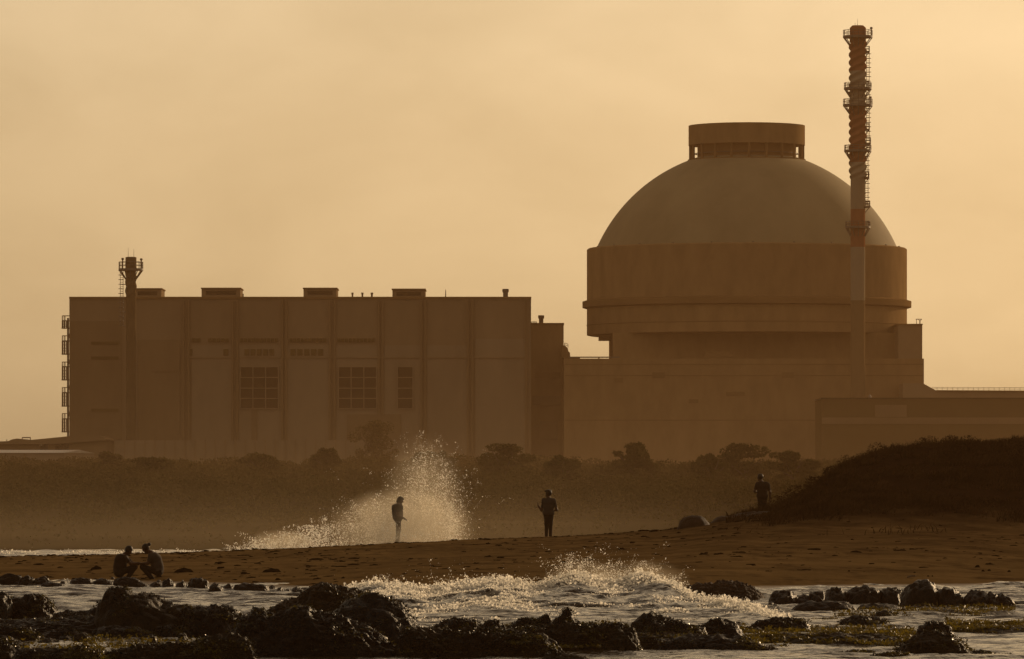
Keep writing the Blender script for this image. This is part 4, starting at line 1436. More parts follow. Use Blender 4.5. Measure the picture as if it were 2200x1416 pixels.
def beach_litter():
    rng = np.random.default_rng(17)
    n = 2600
    u = rng.uniform(-100, 2300, n)
    dc = np.interp(u, UG, T_DC)
    dn = np.interp(u, UG, T_DN)
    f = np.where(rng.uniform(0, 1, n) < 0.35, 1 + rng.normal(size=n) * 0.03, rng.uniform(0.12, 1.0, n))
    tide = (u > 1750) & (rng.uniform(0, 1, n) < 0.45)
    f = np.where(tide, 0.36 + rng.normal(size=n) * 0.05, f)
    D = dn + (dc - dn) * f
    X = PX(u, D)
    keep = fbm(X * 0.5, D * 0.22, 0, 3, 91) > rng.uniform(-.5, .45, n)
    u, D, X = u[keep], D[keep], X[keep]
    z = beach_z(u, D)
    V0, F0 = ico(2)
    n, k = len(u), len(V0)
    a = rng.uniform(0.012, 0.06, n) * rng.uniform(0.5, 1.6, n)
    sc = np.stack([a * rng.uniform(0.9, 2.2, n), a * rng.uniform(.8, 1.4, n), a * rng.uniform(0.25, 0.6, n)], -1)
    V = V0[None] * (1 + 0.35 * rng.normal(size=(n, k, 1))) * sc[:, None] + np.stack([X, D, z], -1)[:, None]
    F = (F0[None] + (np.arange(n) * k)[:, None, None]).reshape(-1, 3)
    tag(link('beach_litter', np_mesh('beach_litter', V.reshape(-1, 3), F), M['kelp']), 'dark scraps of weed, shell and stone strewn over the sand', 'beach litter', kind='stuff')


beach_litter()
D = find_D(1958, 1242)
mb = MB()
zz = on_beach(1958, D)
mb.tube((PX(1949, D), D, zz + .02), (PX(1958, D), D + .03, zz + .05), 0.025, 6, 0.03)
mb.tube((PX(1958, D), D + .03, zz + .05), (PX(1967, D), D, zz + .06), 0.03, 6, 0.02)
tag(mb.build('driftwood_stick', M['bark']), 'short dark stick lying on the smooth sand on the right', 'stick')
# the pale board with an upright white edge among the stones
Dp = CAMH * FPX / (1262 - HZ) - 0.3
bo = empty('pale_board', (PX(128, Dp), Dp, 0.05), 'pale flat board propped on the stones with a white upright end', 'board')
mb = MB()
mb.prism([(PX(108, Dp), PZ(1252.5, Dp)), (PX(110, Dp), PZ(1249.5, Dp)), (PX(138, Dp), PZ(1243.2, Dp)), (PX(141, Dp), PZ(1245.5, Dp))], Dp - .15, Dp + .12)
mb.build('panel', M['roofing'], bo)
mb = MB()
mb.tube((PX(144, Dp), Dp, PZ(1243, Dp)), (PX(146.5, Dp), Dp, PZ(1252, Dp)), 0.022, 6)
mb.tube((PX(146.5, Dp), Dp, PZ(1252, Dp)), (PX(147.8, Dp), Dp - .02, PZ(1263, Dp)), 0.018, 6)
mb.build('upright_end', M['white_paint'], bo)

# ------------------------------------------------------------------ people


def surface_nets(F, org, h):
    """smooth mesh of the zero level of a sampled field"""
    s = F < 0
    c = np.stack([s[i:s.shape[0] - 1 + i, j:s.shape[1] - 1 + j, k:s.shape[2] - 1 + k] for i in (0, 1) for j in (0, 1) for k in (0, 1)])
    act = c.any(0) & ~c.all(0)
    idx = -np.ones(act.shape, int)
    idx[act] = np.arange(act.sum())
    I, J, K = np.where(act)
    acc = np.zeros((len(I), 3))
    cnt = np.zeros(len(I))
    for ax in range(3):
        o = [a for a in range(3) if a != ax]
        for a in (0, 1):
            for b in (0, 1):
                p = [I.copy(), J.copy(), K.copy()]
                p[o[0]] = p[o[0]] + a
                p[o[1]] = p[o[1]] + b
                q = [x.copy() for x in p]
                q[ax] = q[ax] + 1
                f0, f1 = F[p[0], p[1], p[2]], F[q[0], q[1], q[2]]
                m = (f0 < 0) != (f1 < 0)
                t = np.where(m, f0 / np.where(m, f0 - f1, 1), 0)
                pos = np.stack(p, -1).astype(float)
                pos[:, ax] += t
                acc += pos * m[:, None]
                cnt += m
    V = acc / np.maximum(cnt, 1)[:, None] * h + org
    faces = []
    for ax in range(3):
        sl0, sl1 = [slice(None)] * 3, [slice(None)] * 3
        sl0[ax], sl1[ax] = slice(0, -1), slice(1, None)
        a, b = s[tuple(sl0)], s[tuple(sl1)]
        P = np.stack(np.where(a != b), -1)
        o = [(ax + 1) % 3, (ax + 2) % 3]
        P = P[(P[:, o[0]] > 0) & (P[:, o[1]] > 0) & (P[:, o[0]] < F.shape[o[0]] - 1) & (P[:, o[1]] < F.shape[o[1]] - 1)]
        fl = a[tuple(P.T)]
        quad = []
        for da, db in ((1, 1), (0, 1), (0, 0), (1, 0)):
            q = P.copy()
            q[:, o[0]] -= da
            q[:, o[1]] -= db
            quad.append(idx[tuple(q.T)])
        Q = np.stack(quad, -1)
        Q[~fl] = Q[~fl][:, ::-1]
        faces.append(Q)
    return V, np.concatenate(faces)


class Body:
    """field of tapered limbs and ellipsoids melted into one skin"""
    def __init__(s):
        s.p = []

    def cap(s, a, b, ra, rb, k=0.03, flat=None):
        s.p.append(('c', np.array(a, float), np.array(b, float), ra, rb, k))
        return s

    def ell(s, c, r, k=0.03):
        s.p.append(('e', np.array(c, float), np.array(r, float), None, None, k))
        return s

    def cut(s, fn):
        s.p.append(('x', fn, None, None, None, 0))
        return s

    def mesh(s, name, h):
        lo, hi = np.full(3, 9.), np.full(3, -9.)
        for t in s.p:
            if t[0] == 'c':
                r = max(t[3], t[4]) + 0.04
                lo, hi = np.minimum(lo, np.minimum(t[1], t[2]) - r), np.maximum(hi, np.maximum(t[1], t[2]) + r)
            elif t[0] == 'e':
                lo, hi = np.minimum(lo, t[1] - t[2] - .04), np.maximum(hi, t[1] + t[2] + .04)
        n = np.ceil((hi - lo) / h).astype(int) + 2
        F = np.full(n, 1.0, np.float32)
        ax = [lo[i] + np.arange(n[i]) * h for i in range(3)]
        for t in s.p:
            if t[0] == 'x':
                X, Y, Z = np.meshgrid(*ax, indexing='ij')
                F = np.maximum(F, t[1](X, Y, Z).astype(np.float32))
                continue
            if t[0] == 'c':
                r = max(t[3], t[4]) + 0.10
                a0, a1 = np.minimum(t[1], t[2]) - r, np.maximum(t[1], t[2]) + r
            else:
                a0, a1 = t[1] - t[2] - 0.10, t[1] + t[2] + 0.10
            i0 = np.clip(((a0 - lo) / h).astype(int), 0, n - 1)
            i1 = np.clip(((a1 - lo) / h).astype(int) + 2, 1, n)
            g = np.meshgrid(*[ax[i][i0[i]:i1[i]] for i in range(3)], indexing='ij')
            P = np.stack(g, -1)
            if t[0] == 'c':
                d = t[2] - t[1]
                u = np.clip(((P - t[1]) @ d) / max(d @ d, 1e-9), 0, 1)
                f = np.linalg.norm(P - t[1] - u[..., None] * d, axis=-1) - (t[3] + (t[4] - t[3]) * u)
            else:
                q = (P - t[1]) / t[2]
                l = np.linalg.norm(q, axis=-1)
                f = (l - 1) * t[2].min()
            sl = tuple(slice(i0[i], i1[i]) for i in range(3))
            old, k = F[sl], t[5]
            hh = np.clip(0.5 + 0.5 * (old - f) / k, 0, 1)
            F[sl] = old * (1 - hh) + f * hh - k * hh * (1 - hh)
        V, Q = surface_nets(F, lo, h)
        return np_mesh(name, V, Q, True)


def unit(v):
    v = np.array(v, float)
    return v / (np.linalg.norm(v) + 1e-9)


def hand(B, wrist, d, palm_n, curl, thumb_side):
    """palm, four fingers of unequal length and a thumb; d points along the hand, palm_n out of the palm"""
    d, pn = unit(d), unit(palm_n)
    s = unit(np.cross(d, pn))
    w = np.array(wrist, float)
    pc = w + d * 0.045
    for o in (-.022, 0, .022):
        B.cap(w + s * o * .6, w + d * 0.085 + s * o, .016, .013, .012)
    for i, (o, L) in enumerate(((-.030, .062), (-.010, .076), (.010, .080), (.030, .070))):
        k0 = w + d * .085 + s * o
        d1 = unit(d * math.cos(curl * .6) + pn * math.sin(curl * .6))
        k1 = k0 + d1 * L * .45
        d2 = unit(d * math.cos(curl * 1.5) + pn * math.sin(curl * 1.5))
        k2 = k1 + d2 * L * .35
        d3 = unit(d * math.cos(curl * 2.2) + pn * math.sin(curl * 2.2))
        B.cap(k0, k1, .010, .009, .004).cap(k1, k2, .009, .008, .004).cap(k2, k2 + d3 * L * .25, .008, .007, .004)
    t0 = w + d * .03 + s * .030 * thumb_side
    t1 = t0 + unit(d * .6 + s * .8 * thumb_side + pn * .3) * .035
    B.cap(t0, t1, .012, .010, .008).cap(t1, t1 + unit(d * .8 + s * .2 * thumb_side + pn * .5) * .03, .010, .008, .004)


def head_shape(B, c, f, up, g=1.12):
    f, up = unit(f), unit(up)
    up = unit(up - f * (up @ f))
    s = np.cross(f, up)
    F0, U0, S0 = f, up, s
    f, up, s = f * g, up * g, s * g
    c = np.array(c, float)
    B.ell(c + up * .012 - f * .008, (.084 * g, .084 * g, .092 * g), .03)
    B.cap(c + f * .022 - up * .03, c + f * .048 - up * .083, .062 * g, .036 * g, .03)
    B.cap(c + f * .082 + up * .008, c + f * .102 - up * .022, .010, .014, .012)
    B.cap(c + f * .080 + up * .022 - s * .03, c + f * .080 + up * .022 + s * .03, .014, .014, .012)
    B.cap(c + f * .078 - up * .05 - s * .016, c + f * .078 - up * .05 + s * .016, .011, .011, .008)
    for q in (-1, 1):
        B.cap(c + s * q * .080 + up * .018 - f * .005, c + s * q * .084 - up * .020 - f * .002, .015, .010, .008)
    return F0, U0, S0


def person(label, loc, J, top, legs, top_mat, leg_mat, hair='short', shirt=True, H=0.009, cap_top=None, group='people on the shore'):
    o = empty('person', loc, label, 'person', group)
    B = Body()
    T = lambda k: np.array(J[k], float)
    pel, chest, neck, hd = T('pelvis'), T('chest'), T('neck'), T('head')
    sL, sR, hL, hR = T('shL'), T('shR'), T('hipL'), T('hipR')
    bw = J.get('bulk', 1.0)

    def torso(B, e):
        B.cap(hL, hR, .088 * bw + e, .088 * bw + e, .05)
        B.cap(pel, (pel + chest) / 2, .120 * bw + e, .120 * bw + e, .05)
        B.cap((pel + chest) / 2, chest, .120 * bw + e, .130 * bw + e, .05)
        wl, wr = pel * .45 + chest * .55 + (sL - sR) * .16, pel * .45 + chest * .55 - (sL - sR) * .16
        B.cap(wl, wr, .098 * bw + e, .098 * bw + e, .05)
        B.cap(chest * .5 + sL * .5, chest * .5 + sR * .5, .112 * bw + e, .112 * bw + e, .05)
        lo = np.array([0, 0, -.025])
        B.cap(sL + lo, sR + lo, .052 + e, .052 + e, .05)
        B.cap(sL + lo, neck, .040 + e, .050 + e * .5, .05).cap(sR + lo, neck, .040 + e, .050 + e * .5, .05)
        B.cap(chest, neck, .09 + e, .06 + e * .6, .05)
    torso(B, 0)
    B.cap(neck, hd - (hd - neck) * .3, .055, .052, .03)
    g = J.get('hs', 1.12)
    f, up, s = head_shape(B, hd, J['face'], hd - neck, g)
    for a in 'LR':
        sh, el, wr = T('sh' + a), T('el' + a), T('wr' + a)
        B.cap(sh, el, .058, .046, .03).cap(el, wr, .048, .033, .02)
        hand(B, wr, J.get('hd' + a, wr - el), J.get('pn' + a, (0, -1, 0)), J.get('curl' + a, 0.5), 1 if a == 'L' else -1)
        hp, kn, an, to = T('hip' + a), T('kn' + a), T('an' + a), T('to' + a)
        B.cap(hp, kn, .088, .058, .04).cap(kn, an, .056, .038, .03)
        d = unit(an - kn)
        B.ell(kn + (an - kn) * .3 + unit(kn - to) * .012, (.05, .05, .09), .03)
        B.cap(an - np.array([0, 0, .04]), to - np.array([0, 0, .045]), .040, .030, .02)
    link('body', B.mesh('body', H), M['skin'], o)
    if shirt:
        C = Body()
        torso(C, .032)
        for a in 'LR':
            sh, el = T('sh' + a), T('el' + a)
            C.cap(sh, sh + (el - sh) * .62, .070, .062, .03)
        ud = unit(chest - pel)
        base, ntop = pel + ud * top, neck
        C.cut(lambda X, Y, Z: -((X - base[0]) * ud[0] + (Y - base[1]) * ud[1] + (Z - base[2]) * ud[2]))
        C.cut(lambda X, Y, Z: (X - ntop[0]) * ud[0] + (Y - ntop[1]) * ud[1] + (Z - ntop[2]) * ud[2])
        link('shirt', C.mesh('shirt', .012), M[top_mat], o)
    C = Body()
    C.cap(hL, hR, .102 * bw, .102 * bw, .05).cap(pel, pel + (chest - pel) * .28, .133 * bw, .133 * bw, .05)
    for a in 'LR':
        hp, kn, an = T('hip' + a), T('kn' + a), T('an' + a)
        C.cap(hp, kn, .104, .074, .05)
        if legs > 1: C.cap(kn, an, .073, .058, .03)
    link('trousers' if legs > 1 else 'shorts', C.mesh('trousers', .012), M[leg_mat], o)
    C = Body()
    c = hd
    f, up, s = f * g, up * g, s * g
    C.ell(c + up * .024 - f * .016, (.098 * g, .098 * g, .100 * g), .02)
    if cap_top:
        for a in (-.055, 0, .055):
            C.cap(c + up * .085 - f * .07 + s * a, c + up * .085 + f * .06 + s * a, .038, .038, .03)
    if hair == 'shaggy':
        C.cap(c - f * .07 + up * .01, c - f * .075 - up * .075, .05, .045, .03).cap(c + f * .055 + up * .075, c + f * .085 + up * .045, .035, .02, .03)
    if hair == 'bun':
        C.ell(c - f * .135 + up * .035, (.052, .052, .048), .02)
    ef, eu = f / g ** 2, up / g ** 2
    C.cut(lambda X, Y, Z: np.minimum((X - c[0]) * ef[0] + (Y - c[1]) * ef[1] + (Z - c[2]) * ef[2] - .035, -((X - c[0]) * eu[0] + (Y - c[1]) * eu[1] + (Z - c[2]) * eu[2] - .055)))
    link('hair', C.mesh('hair', .009), M['hair'], o)
    return o


def standing(Hs=1.0):
    return dict(pelvis=(0, 0, .96 * Hs), chest=(0, 0, 1.26 * Hs), neck=(0, 0, 1.45 * Hs), head=(0, -.0, 1.60 * Hs), hipL=(-.09, 0, .92 * Hs), hipR=(.09, 0, .92 * Hs),
                knL=(-.09, 0, .50 * Hs), knR=(.09, 0, .50 * Hs), anL=(-.09, .0, .09), anR=(.09, .0, .09), toL=(-.1, .17, .07), toR=(.1, .17, .07))


# the bather inside the wave, seen from the side, looking down to the right
D = 209.0
J = standing(0.97)
J.update(pelvis=(-.02, 0, .93), chest=(-.04, 0, 1.23), neck=(.02, 0, 1.41), head=(.075, -.01, 1.545), face=(.86, -.25, -.42), shL=(-.10, .15, 1.36), shR=(.04, -.16, 1.34), elL=(-.08, .22, 1.06), elR=(-.04, -.24, 1.05),
         wrL=(.14, .14, .95), wrR=(.19, -.15, .90), hipL=(-.02, .09, .89), hipR=(-.01, -.09, .89), knL=(.02, .09, .48), knR=(-.01, -.09, .48), anL=(-.03, .1, .08), anR=(-.05, -.1, .08), toL=(.14, .1, .07), toR=(.12, -.1, .07),
         pnL=(0, 0, -1), pnR=(0, .5, -1), curlR=.8, curlL=.8, hdR=(.9, .1, -.35), bulk=1.3, hs=1.18)
zf = PZ(1167, D)
person('person wading in the splash, head bowed and one arm held forward', (PX(856, D), D, zf), J, -.06, 2, 'shirt_dark', 'trousers', 'shaggy')
# the man standing on the crest with one fist raised
D = 211.0
J = standing(1.0)
J.update(head=(-.005, .01, 1.615), face=(-.75, .6, -.1), shL=(-.165, .05, 1.385), shR=(.185, -.02, 1.375), elL=(-.255, .08, 1.00), elR=(.30, .02, 1.02), wrL=(-.38, .12, 1.18), wrR=(.16, .22, .98),
         hs=1.2, bulk=1.08, hdL=(-.35, .25, .8), pnL=(.7, .2, .3), curlL=1.4, curlR=1.0, pnR=(0, 0, -1), knL=(-.075, .02, .5), knR=(.075, -.01, .5), anL=(-.08, .0, .09), anR=(.07, .0, .09))
zf = max(on_beach(1178, D), PZ(1164, D)) - 0.01
person('person in short sleeves with one fist raised, standing on the sand crest', (PX(1178.5, D), D, zf), J, -.12, 2, 'shirt_grey', 'trousers', 'short', cap_top=True)
# the man beyond the foot of the dune
D = 219.5
J = standing(1.02)
J.update(chest=(.0, 0, 1.28), head=(-.09, .01, 1.64), neck=(-.05, 0, 1.48), face=(-.85, .5, -.05), shL=(-.18, .03, 1.40), shR=(.20, -.03, 1.37), elL=(-.30, .02, 1.11), elR=(.29, -.05, 1.07), wrL=(-.14, .16, 1.05), wrR=(.285, .02, .82),
         curlL=.6, curlR=.5, pnR=(-1, 0, 0), pnL=(0, 0, -1), hipL=(-.10, 0, .94), hipR=(.09, 0, .94), bulk=1.12, hs=1.18)
zf = PZ(1019, D) - 1.76
person('person with arm hanging, standing beyond the sand beside the foot of the dune', (PX(1638, D), D, zf), J, -.10, 2, 'shirt_dark', 'trousers', 'short')
# the squatting pair at the water's edge
D = CAMH * FPX / (1257 - HZ)
zf = 0.05
J = dict(pelvis=(-.17, 0, .33), chest=(-.12, 0, .64), neck=(-.01, 0, .81), head=(.10, -.01, .93), face=(.72, -.1, -.66), shL=(-.04, .18, .76), shR=(-.04, -.18, .755), elL=(.20, .20, .56), elR=(.18, -.22, .55),
         wrL=(.42, .10, .56), wrR=(.40, -.13, .57), hipL=(-.17, .11, .30), hipR=(-.17, -.11, .30), knL=(.27, .14, .47), knR=(.28, -.13, .46), anL=(.02, .13, .08), anR=(.03, -.12, .08), toL=(.20, .15, .07), toR=(.21, -.13, .07),
         pnL=(0, 0, -1), pnR=(0, 0, -1), curlL=.7, curlR=.7, bulk=1.22, hs=1.15)
person('person in dark clothes squatting on the stones, leaning to the right', (PX(269, D), D, zf), J, .0, 2, 'shirt_dark', 'trousers', 'short')
J = dict(pelvis=(.14, 0, .35), chest=(.06, 0, .67), neck=(-.07, 0, .86), head=(-.225, -.01, .985), face=(-.80, -.1, -.58), shL=(-.05, -.165, .80), shR=(-.05, .165, .80), elL=(-.15, -.20, .57), elR=(-.16, .20, .57),
         wrL=(-.35, -.12, .55), wrR=(-.36, .12, .54), hipL=(.13, -.10, .32), hipR=(.13, .10, .32), knL=(-.31, -.12, .46), knR=(-.30, .13, .46), anL=(.0, -.11, .08), anR=(.0, .12, .08), toL=(-.18, -.12, .07), toR=(-.18, .13, .07),
         pnL=(0, 0, -1), pnR=(0, 0, -1), curlL=.7, curlR=.7, bulk=1.1, hs=1.12)
person('person with a hair bun squatting on the stones, leaning to the left', (PX(330, D + .1), D + .1, zf), J, .0, 2, 'shirt_grey', 'trousers', 'bun')

# ------------------------------------------------------------------ surf: waves, foam, spray


def dome_template():
    V = [(0, 0, 0.55)]
    for r, z, n in ((0.62, 0.38, 5), (1.0, 0.0, 5)):
        for i in range(n):
            t = 2 * math.pi * i / n + (0.3 if r < .9 else 0)
            V.append((r * math.cos(t), r * math.sin(t), z))
    F = [(0, 1 + i, 1 + (i + 1) % 5) for i in range(5)]
    for i in range(5):
        a, b = 1 + i, 1 + (i + 1) % 5
        F += [(a, a + 5, b), (b, a + 5, b + 5)]
    return np.array(V), np.array(F)


def granules(P, r, rng, stretch=None):
    """small bubbles and flecks of water: little open domes turned every way, at P with radii r"""
    V0, F0 = dome_template()
    n, k = len(P), len(V0)
    sc = rng.uniform(0.6, 1.35, (n, 1, 3))
    if stretch is not None: sc[:, 0, 0] *= stretch
    q = V0[None] * sc * r[:, None, None]
    A = rng.normal(size=(n, 3))
    A /= np.linalg.norm(A, axis=1)[:, None]
    B = np.cross(A, rng.normal(size=(n, 3)))
    B /= np.linalg.norm(B, axis=1)[:, None] + 1e-9
    C = np.cross(A, B)
    V = q[..., :1] * A[:, None] + q[..., 1:2] * B[:, None] + q[..., 2:] * C[:, None] + P[:, None]
    F = (F0[None] + (np.arange(n) * k)[:, None, None]).reshape(-1, 3)
    return V.reshape(-1, 3), F


CU = np.array([700, 760, 800, 850, 900, 950, 1000, 1040, 1080, 1120, 1150, 1180, 1230, 1290, 1330, 1370, 1420, 1450, 1480, 1520, 1560, 1600, 1640, 1680, 1750], float)
CY = np.array([1290, 1270, 1260, 1264, 1274, 1275, 1260, 1256, 1252, 1257, 1266, 1256, 1248, 1262, 1264, 1252, 1254, 1266, 1284, 1296, 1304, 1312, 1322, 1340, 1344], float)
DCR = 138.0
CD = np.interp(CU, [700, 1370, 1450, 1520, 1600, 1680, 1750], [138, 138, 135.5, 130.5, 125, 120, 119])
CZ = np.clip(CAMH + (HZ - CY) * CD / FPX, 0.0, 2)
T_CZ, T_CD = smooth_table(CU, CZ, 12), smooth_table(CU, CD, 14)
FA = np.interp(UG, [700, 760, 850, 900, 1150, 1200, 1260, 1340, 1400, 1480, 1560, 1650, 1720], [0, .25, .42, .55, .52, .22, .02, .05, .10, .25, .45, .5, 0])


def wave_z(u, D):
    cz = np.interp(u, UG, T_CZ)
    X = (u - CX) * D / FPX
    dd = D - (np.interp(u, UG, T_CD) + 1.0 * vnoise(X * .35, 0, 0, 4))
    front = np.clip(1 + dd / 19.0, 0, 1)
    back = np.clip(1 - dd / 7.0, 0, 1)
    t = np.where(dd < 0, front ** 1.5 * (0.75 + 0.25 * front), back * back * (3 - 2 * back))
    z = cz * t
    fo = np.interp(u, UG, FA)
    amp = np.clip(z / 0.25, 0, 1)
    z = z + amp * (0.34 * fo * fbm(X * 1.7, D * 0.9, 0, 4, 51) + 0.05 * (1 - 2 * np.abs(fbm(X * 2.4 + D * .5, D * 1.1, 2, 3, 57))))
    z = z + 0.20 * np.exp(-((u - 1262) / 42) ** 2 - ((D - 139.6) / 1.6) ** 2) + 0.19 * np.exp(-((u - 1376) / 32) ** 2 - ((D - 139.4) / 1.5) ** 2)
    return z - 0.02 + swell(X, D) * 0.8


def build_wave():
    us = np.linspace(690, 1760, 820)
    ds = np.linspace(114, 146, 380)
    U, D = np.meshgrid(us, ds)
    Z = wave_z(U, D)
    edge = np.minimum(np.clip((U - 690) / 60, 0, 1), np.clip((1760 - U) / 60, 0, 1)) * np.clip((D - 114) / 3, 0, 1) * np.clip((146 - D) / 3, 0, 1)
    Z = Z * edge - 0.10 * (1 - edge)
    V = np.stack([(U - CX) * D / FPX, D, Z], -1).reshape(-1, 3)
    n = len(us)
    i = (np.arange(len(ds) - 1)[:, None] * n + np.arange(n - 1)[None]).ravel()
    F = np.stack([i, i + 1, i + n + 1, i + n], -1)
    me = np_mesh('breaking_wave', V, F, True)
    fo = np.interp(U, UG, FA) * np.where(U > 1380, np.clip(1.3 - np.abs(D - np.interp(U, UG, T_CD)) / 5, 0, 1), 1) + 0.6 * (np.exp(-((U - 1262) / 48) ** 2 - ((D - 139.6) / 2) ** 2) + np.exp(-((U - 1376) / 38) ** 2 - ((D - 139.4) / 2) ** 2)) + 0.35 * np.clip(1 - np.abs(D - np.interp(U, UG, T_CD)) / 3.5, 0, 1) * np.clip((U - 740) / 80, 0, 1) * np.clip((1690 - U) / 60, 0, 1) - 0.12
    at = me.attributes.new('foam', 'FLOAT', 'POINT')
    at.data.foreach_set('value', fo.ravel().astype(np.float32))
    o = tag(link('breaking_wave', me, M['wave']), 'foaming breaker rolling in among the dark rocks below the sand', 'wave')
    rng = np.random.default_rng(21)
    # foam clods riding on the breaker
    n = 130000
    u = rng.uniform(740, 1700, n)
    D = rng.uniform(117, 141, n)
    X = PX(u, D)
    f = np.interp(u, UG, FA)
    dc = np.interp(u, UG, T_CD)
    crest = np.exp(-((D - dc) / 2.2) ** 2)
    f = f * np.where(u > 1380, np.clip(1.3 - np.abs(D - dc) / 5, 0, 1), 1)
    dens = f * 1.35 + crest * 0.8 - 0.42 + 1.7 * fbm(X * 0.9, D * .5, 0, 5, 63)
    keep = rng.uniform(0, 1, n) < np.clip(dens, 0, 1)
    u, D, crest = u[keep], D[keep], crest[keep]
    z = wave_z(u, D)
    ok = z > 0.03
    u, D, z, crest = u[ok], D[ok], z[ok], crest[ok]
    n = len(u)
    r = rng.uniform(0.008, 0.026, n) * (1 + 0.5 * crest)
    lift = np.abs(rng.normal(size=n)) * (0.02 + 0.05 * crest)
    big = rng.uniform(0, 1, n) < 0.03 + 0.05 * crest
    r = np.where(big, rng.uniform(.028, .05, n), r)
    V, F = granules(np.stack([PX(u, D), D, z + lift], -1), r, rng)
    c = link('foam', np_mesh('foam', V, F, True), M['foam'], o)
    c['kind'] = 'stuff'
    return o


build_wave()


def plume(name, label, parts, mat, seed, rlo, rhi, cat='spray'):
    """spray thrown up by a wave: parts = (u, y of base, y of top, half width in columns, distance, depth, count)"""
    rng = np.random.default_rng(seed)
    Ps, Rs = [], []
    for (u0, yb, yt, w, D0, dd, n, powr) in parts:
        t = rng.uniform(0, 1, n) ** powr
        D = D0 + rng.normal(size=n) * dd
        env = np.sqrt(np.clip(1 - t ** 1.6, 0.02, 1))
        u = u0 + rng.normal(size=n) * w * 0.5 * env
        y = yb + (yt - yb) * t
        X, Z = PX(u, D), PZ(y, D)
        keep = fbm(X * 1.1, D * .5, Z * 1.1, 3, seed) > rng.uniform(-.45, .30, n)
        P = np.stack([X, D, Z], -1)[keep][:int(n * 0.45)]
        t = t[keep][:int(n * 0.45)]
        # ropes of water flung out along curved paths
        nj = max(3, n // 55)
        hj = rng.uniform(0.25, 1.0, nj) ** 0.8
        uj = u0 + rng.normal(size=nj) * w * 0.42
        lj = rng.normal(size=nj) * w * 0.3 + (uj - u0) * 0.3
        m = 26
        q = rng.uniform(0.05, 1.25, (nj, m)) * np.ones((nj, 1))
        uu = uj[:, None] + lj[:, None] * q
        yy = yb + (yt - yb) * hj[:, None] * (1 - (1 - q) ** 2)
        dj = (D0 + rng.normal(size=nj) * dd)[:, None] * np.ones((1, m))
        J = np.stack([PX(uu, dj), dj, PZ(yy, dj)], -1).reshape(-1, 3) + rng.normal(size=(nj * m, 3)) * 0.035
        P = np.concatenate([P, J])
        t = np.concatenate([t, (hj[:, None] * q).ravel() * 0.7])
        keep = slice(None)
        Ps.append(P)
        Rs.append((rlo + (rhi - rlo) * rng.uniform(0, 1, len(P)) ** 4.0) * (1.15 - 0.35 * t[keep]))
    P, r = np.concatenate(Ps), np.concatenate(Rs)
    V, F = granules(P, r, rng, rng.uniform(0.8, 2.2, len(P)))
    return tag(link(name, np_mesh(name, V, F, True), M[mat]), label, cat, kind='stuff')


plume('spray', 'tall plume of sunlit drops bursting round the wading person',
      [(905, 1172, 925, 44, 211, 1.0, 2600, 1.0), (920, 1170, 950, 80, 211, 1.0, 3600, 1.2), (950, 1165, 985, 60, 211, .9, 2800, 1.2), (885, 1172, 1000, 95, 211.5, 1.0, 3800, 1.4), (895, 1170, 1060, 115, 211.5, 1.0, 4600, 1.6), (955, 1165, 1010, 60, 210.5, .9, 1100, 1.2),
       (810, 1172, 1060, 60, 211.5, 1.0, 4500, 1.5), (765, 1174, 1085, 60, 212, 1.0, 3500, 1.8), (720, 1178, 1120, 40, 212, 1.0, 1800, 1.6), (965, 1166, 1080, 26, 210.5, .7, 2400, 1.3), (860, 1168, 1120, 120, 207.6, .3, 1500, 1.5)], 'drops', 31, 0.004, 0.019)
plume('spray', 'low run of glinting foam drops on the sand crest left of the tall plume',
      [(660, 1180, 1128, 60, 213, 1.0, 2600, 1.5), (610, 1182, 1142, 60, 214, 1.0, 2200, 1.5), (560, 1185, 1160, 40, 215, 1.0, 1100, 1.4), (690, 1178, 1110, 30, 213, .8, 1000, 1.6), (530, 1186, 1168, 40, 217, 1.0, 500, 1.2)], 'drops', 37, 0.006, 0.026)
plume('spray', 'fan of fine drops above the crest of the near breaker',
      [(1225, 1262, 1190, 40, 139, .8, 1500, 1.4), (1260, 1265, 1200, 70, 139, .8, 1700, 1.5), (1330, 1268, 1205, 60, 139, .8, 1500, 1.6), (1385, 1262, 1205, 60, 139, .8, 1600, 1.7), (1440, 1272, 1235, 50, 139, .8, 900, 1.6),
       (1300, 1262, 1165, 120, 139, 1., 500, 1.0), (1060, 1262, 1232, 110, 139, .8, 1100, 1.8), (1150, 1270, 1240, 50, 139, .6, 400, 1.6), (820, 1266, 1235, 60, 139, .6, 500, 1.8), (1550, 1306, 1280, 100, 137, .8, 900, 1.7), (1000, 1268, 1200, 260, 139, 1., 260, 1.0)], 'drops', 41, 0.004, 0.015)


def foam_line(label, parts, seed):
    rng = np.random.default_rng(seed)
    Ps, Rs = [], []
    for (u0, u1, y, D, n, hz) in parts:
        u = rng.uniform(u0, u1, n)
        d = D + rng.normal(size=n) * 0.8
        keep = 1.4 * fbm(u * .02, d * .3, 0, 3, seed) > rng.uniform(-.3, .4, n)
        u, d = u[keep], d[keep]
        z = np.abs(rng.normal(size=len(u))) * hz + 0.02
        Ps.append(np.stack([PX(u, d), d, z], -1))
        Rs.append(rng.uniform(0.012, 0.04, len(u)))
    P, r = np.concatenate(Ps), np.concatenate(Rs)
    V, F = granules(P, r, rng)
    return tag(link('foam', np_mesh('foam', V, F, True), M['foam']), label, 'foam', kind='stuff')


foam_line('broken white foam on the water behind the sand spit', [(-120, 540, 0, 227, 800, 0.09), (-80, 400, 0, 231, 300, 0.06), (250, 560, 0, 222, 900, 0.11), (-100, 40, 0, 224, 500, 0.16), (300, 820, 0, 229, 800, .08)], 3)
foam_line('thin line of foam along the stones at the edge of the sand', [(-60, 200, 0, 156, 900, 0.02), (200, 660, 0, 154.5, 700, 0.015)], 4)

# floating weed in the shallows on the right


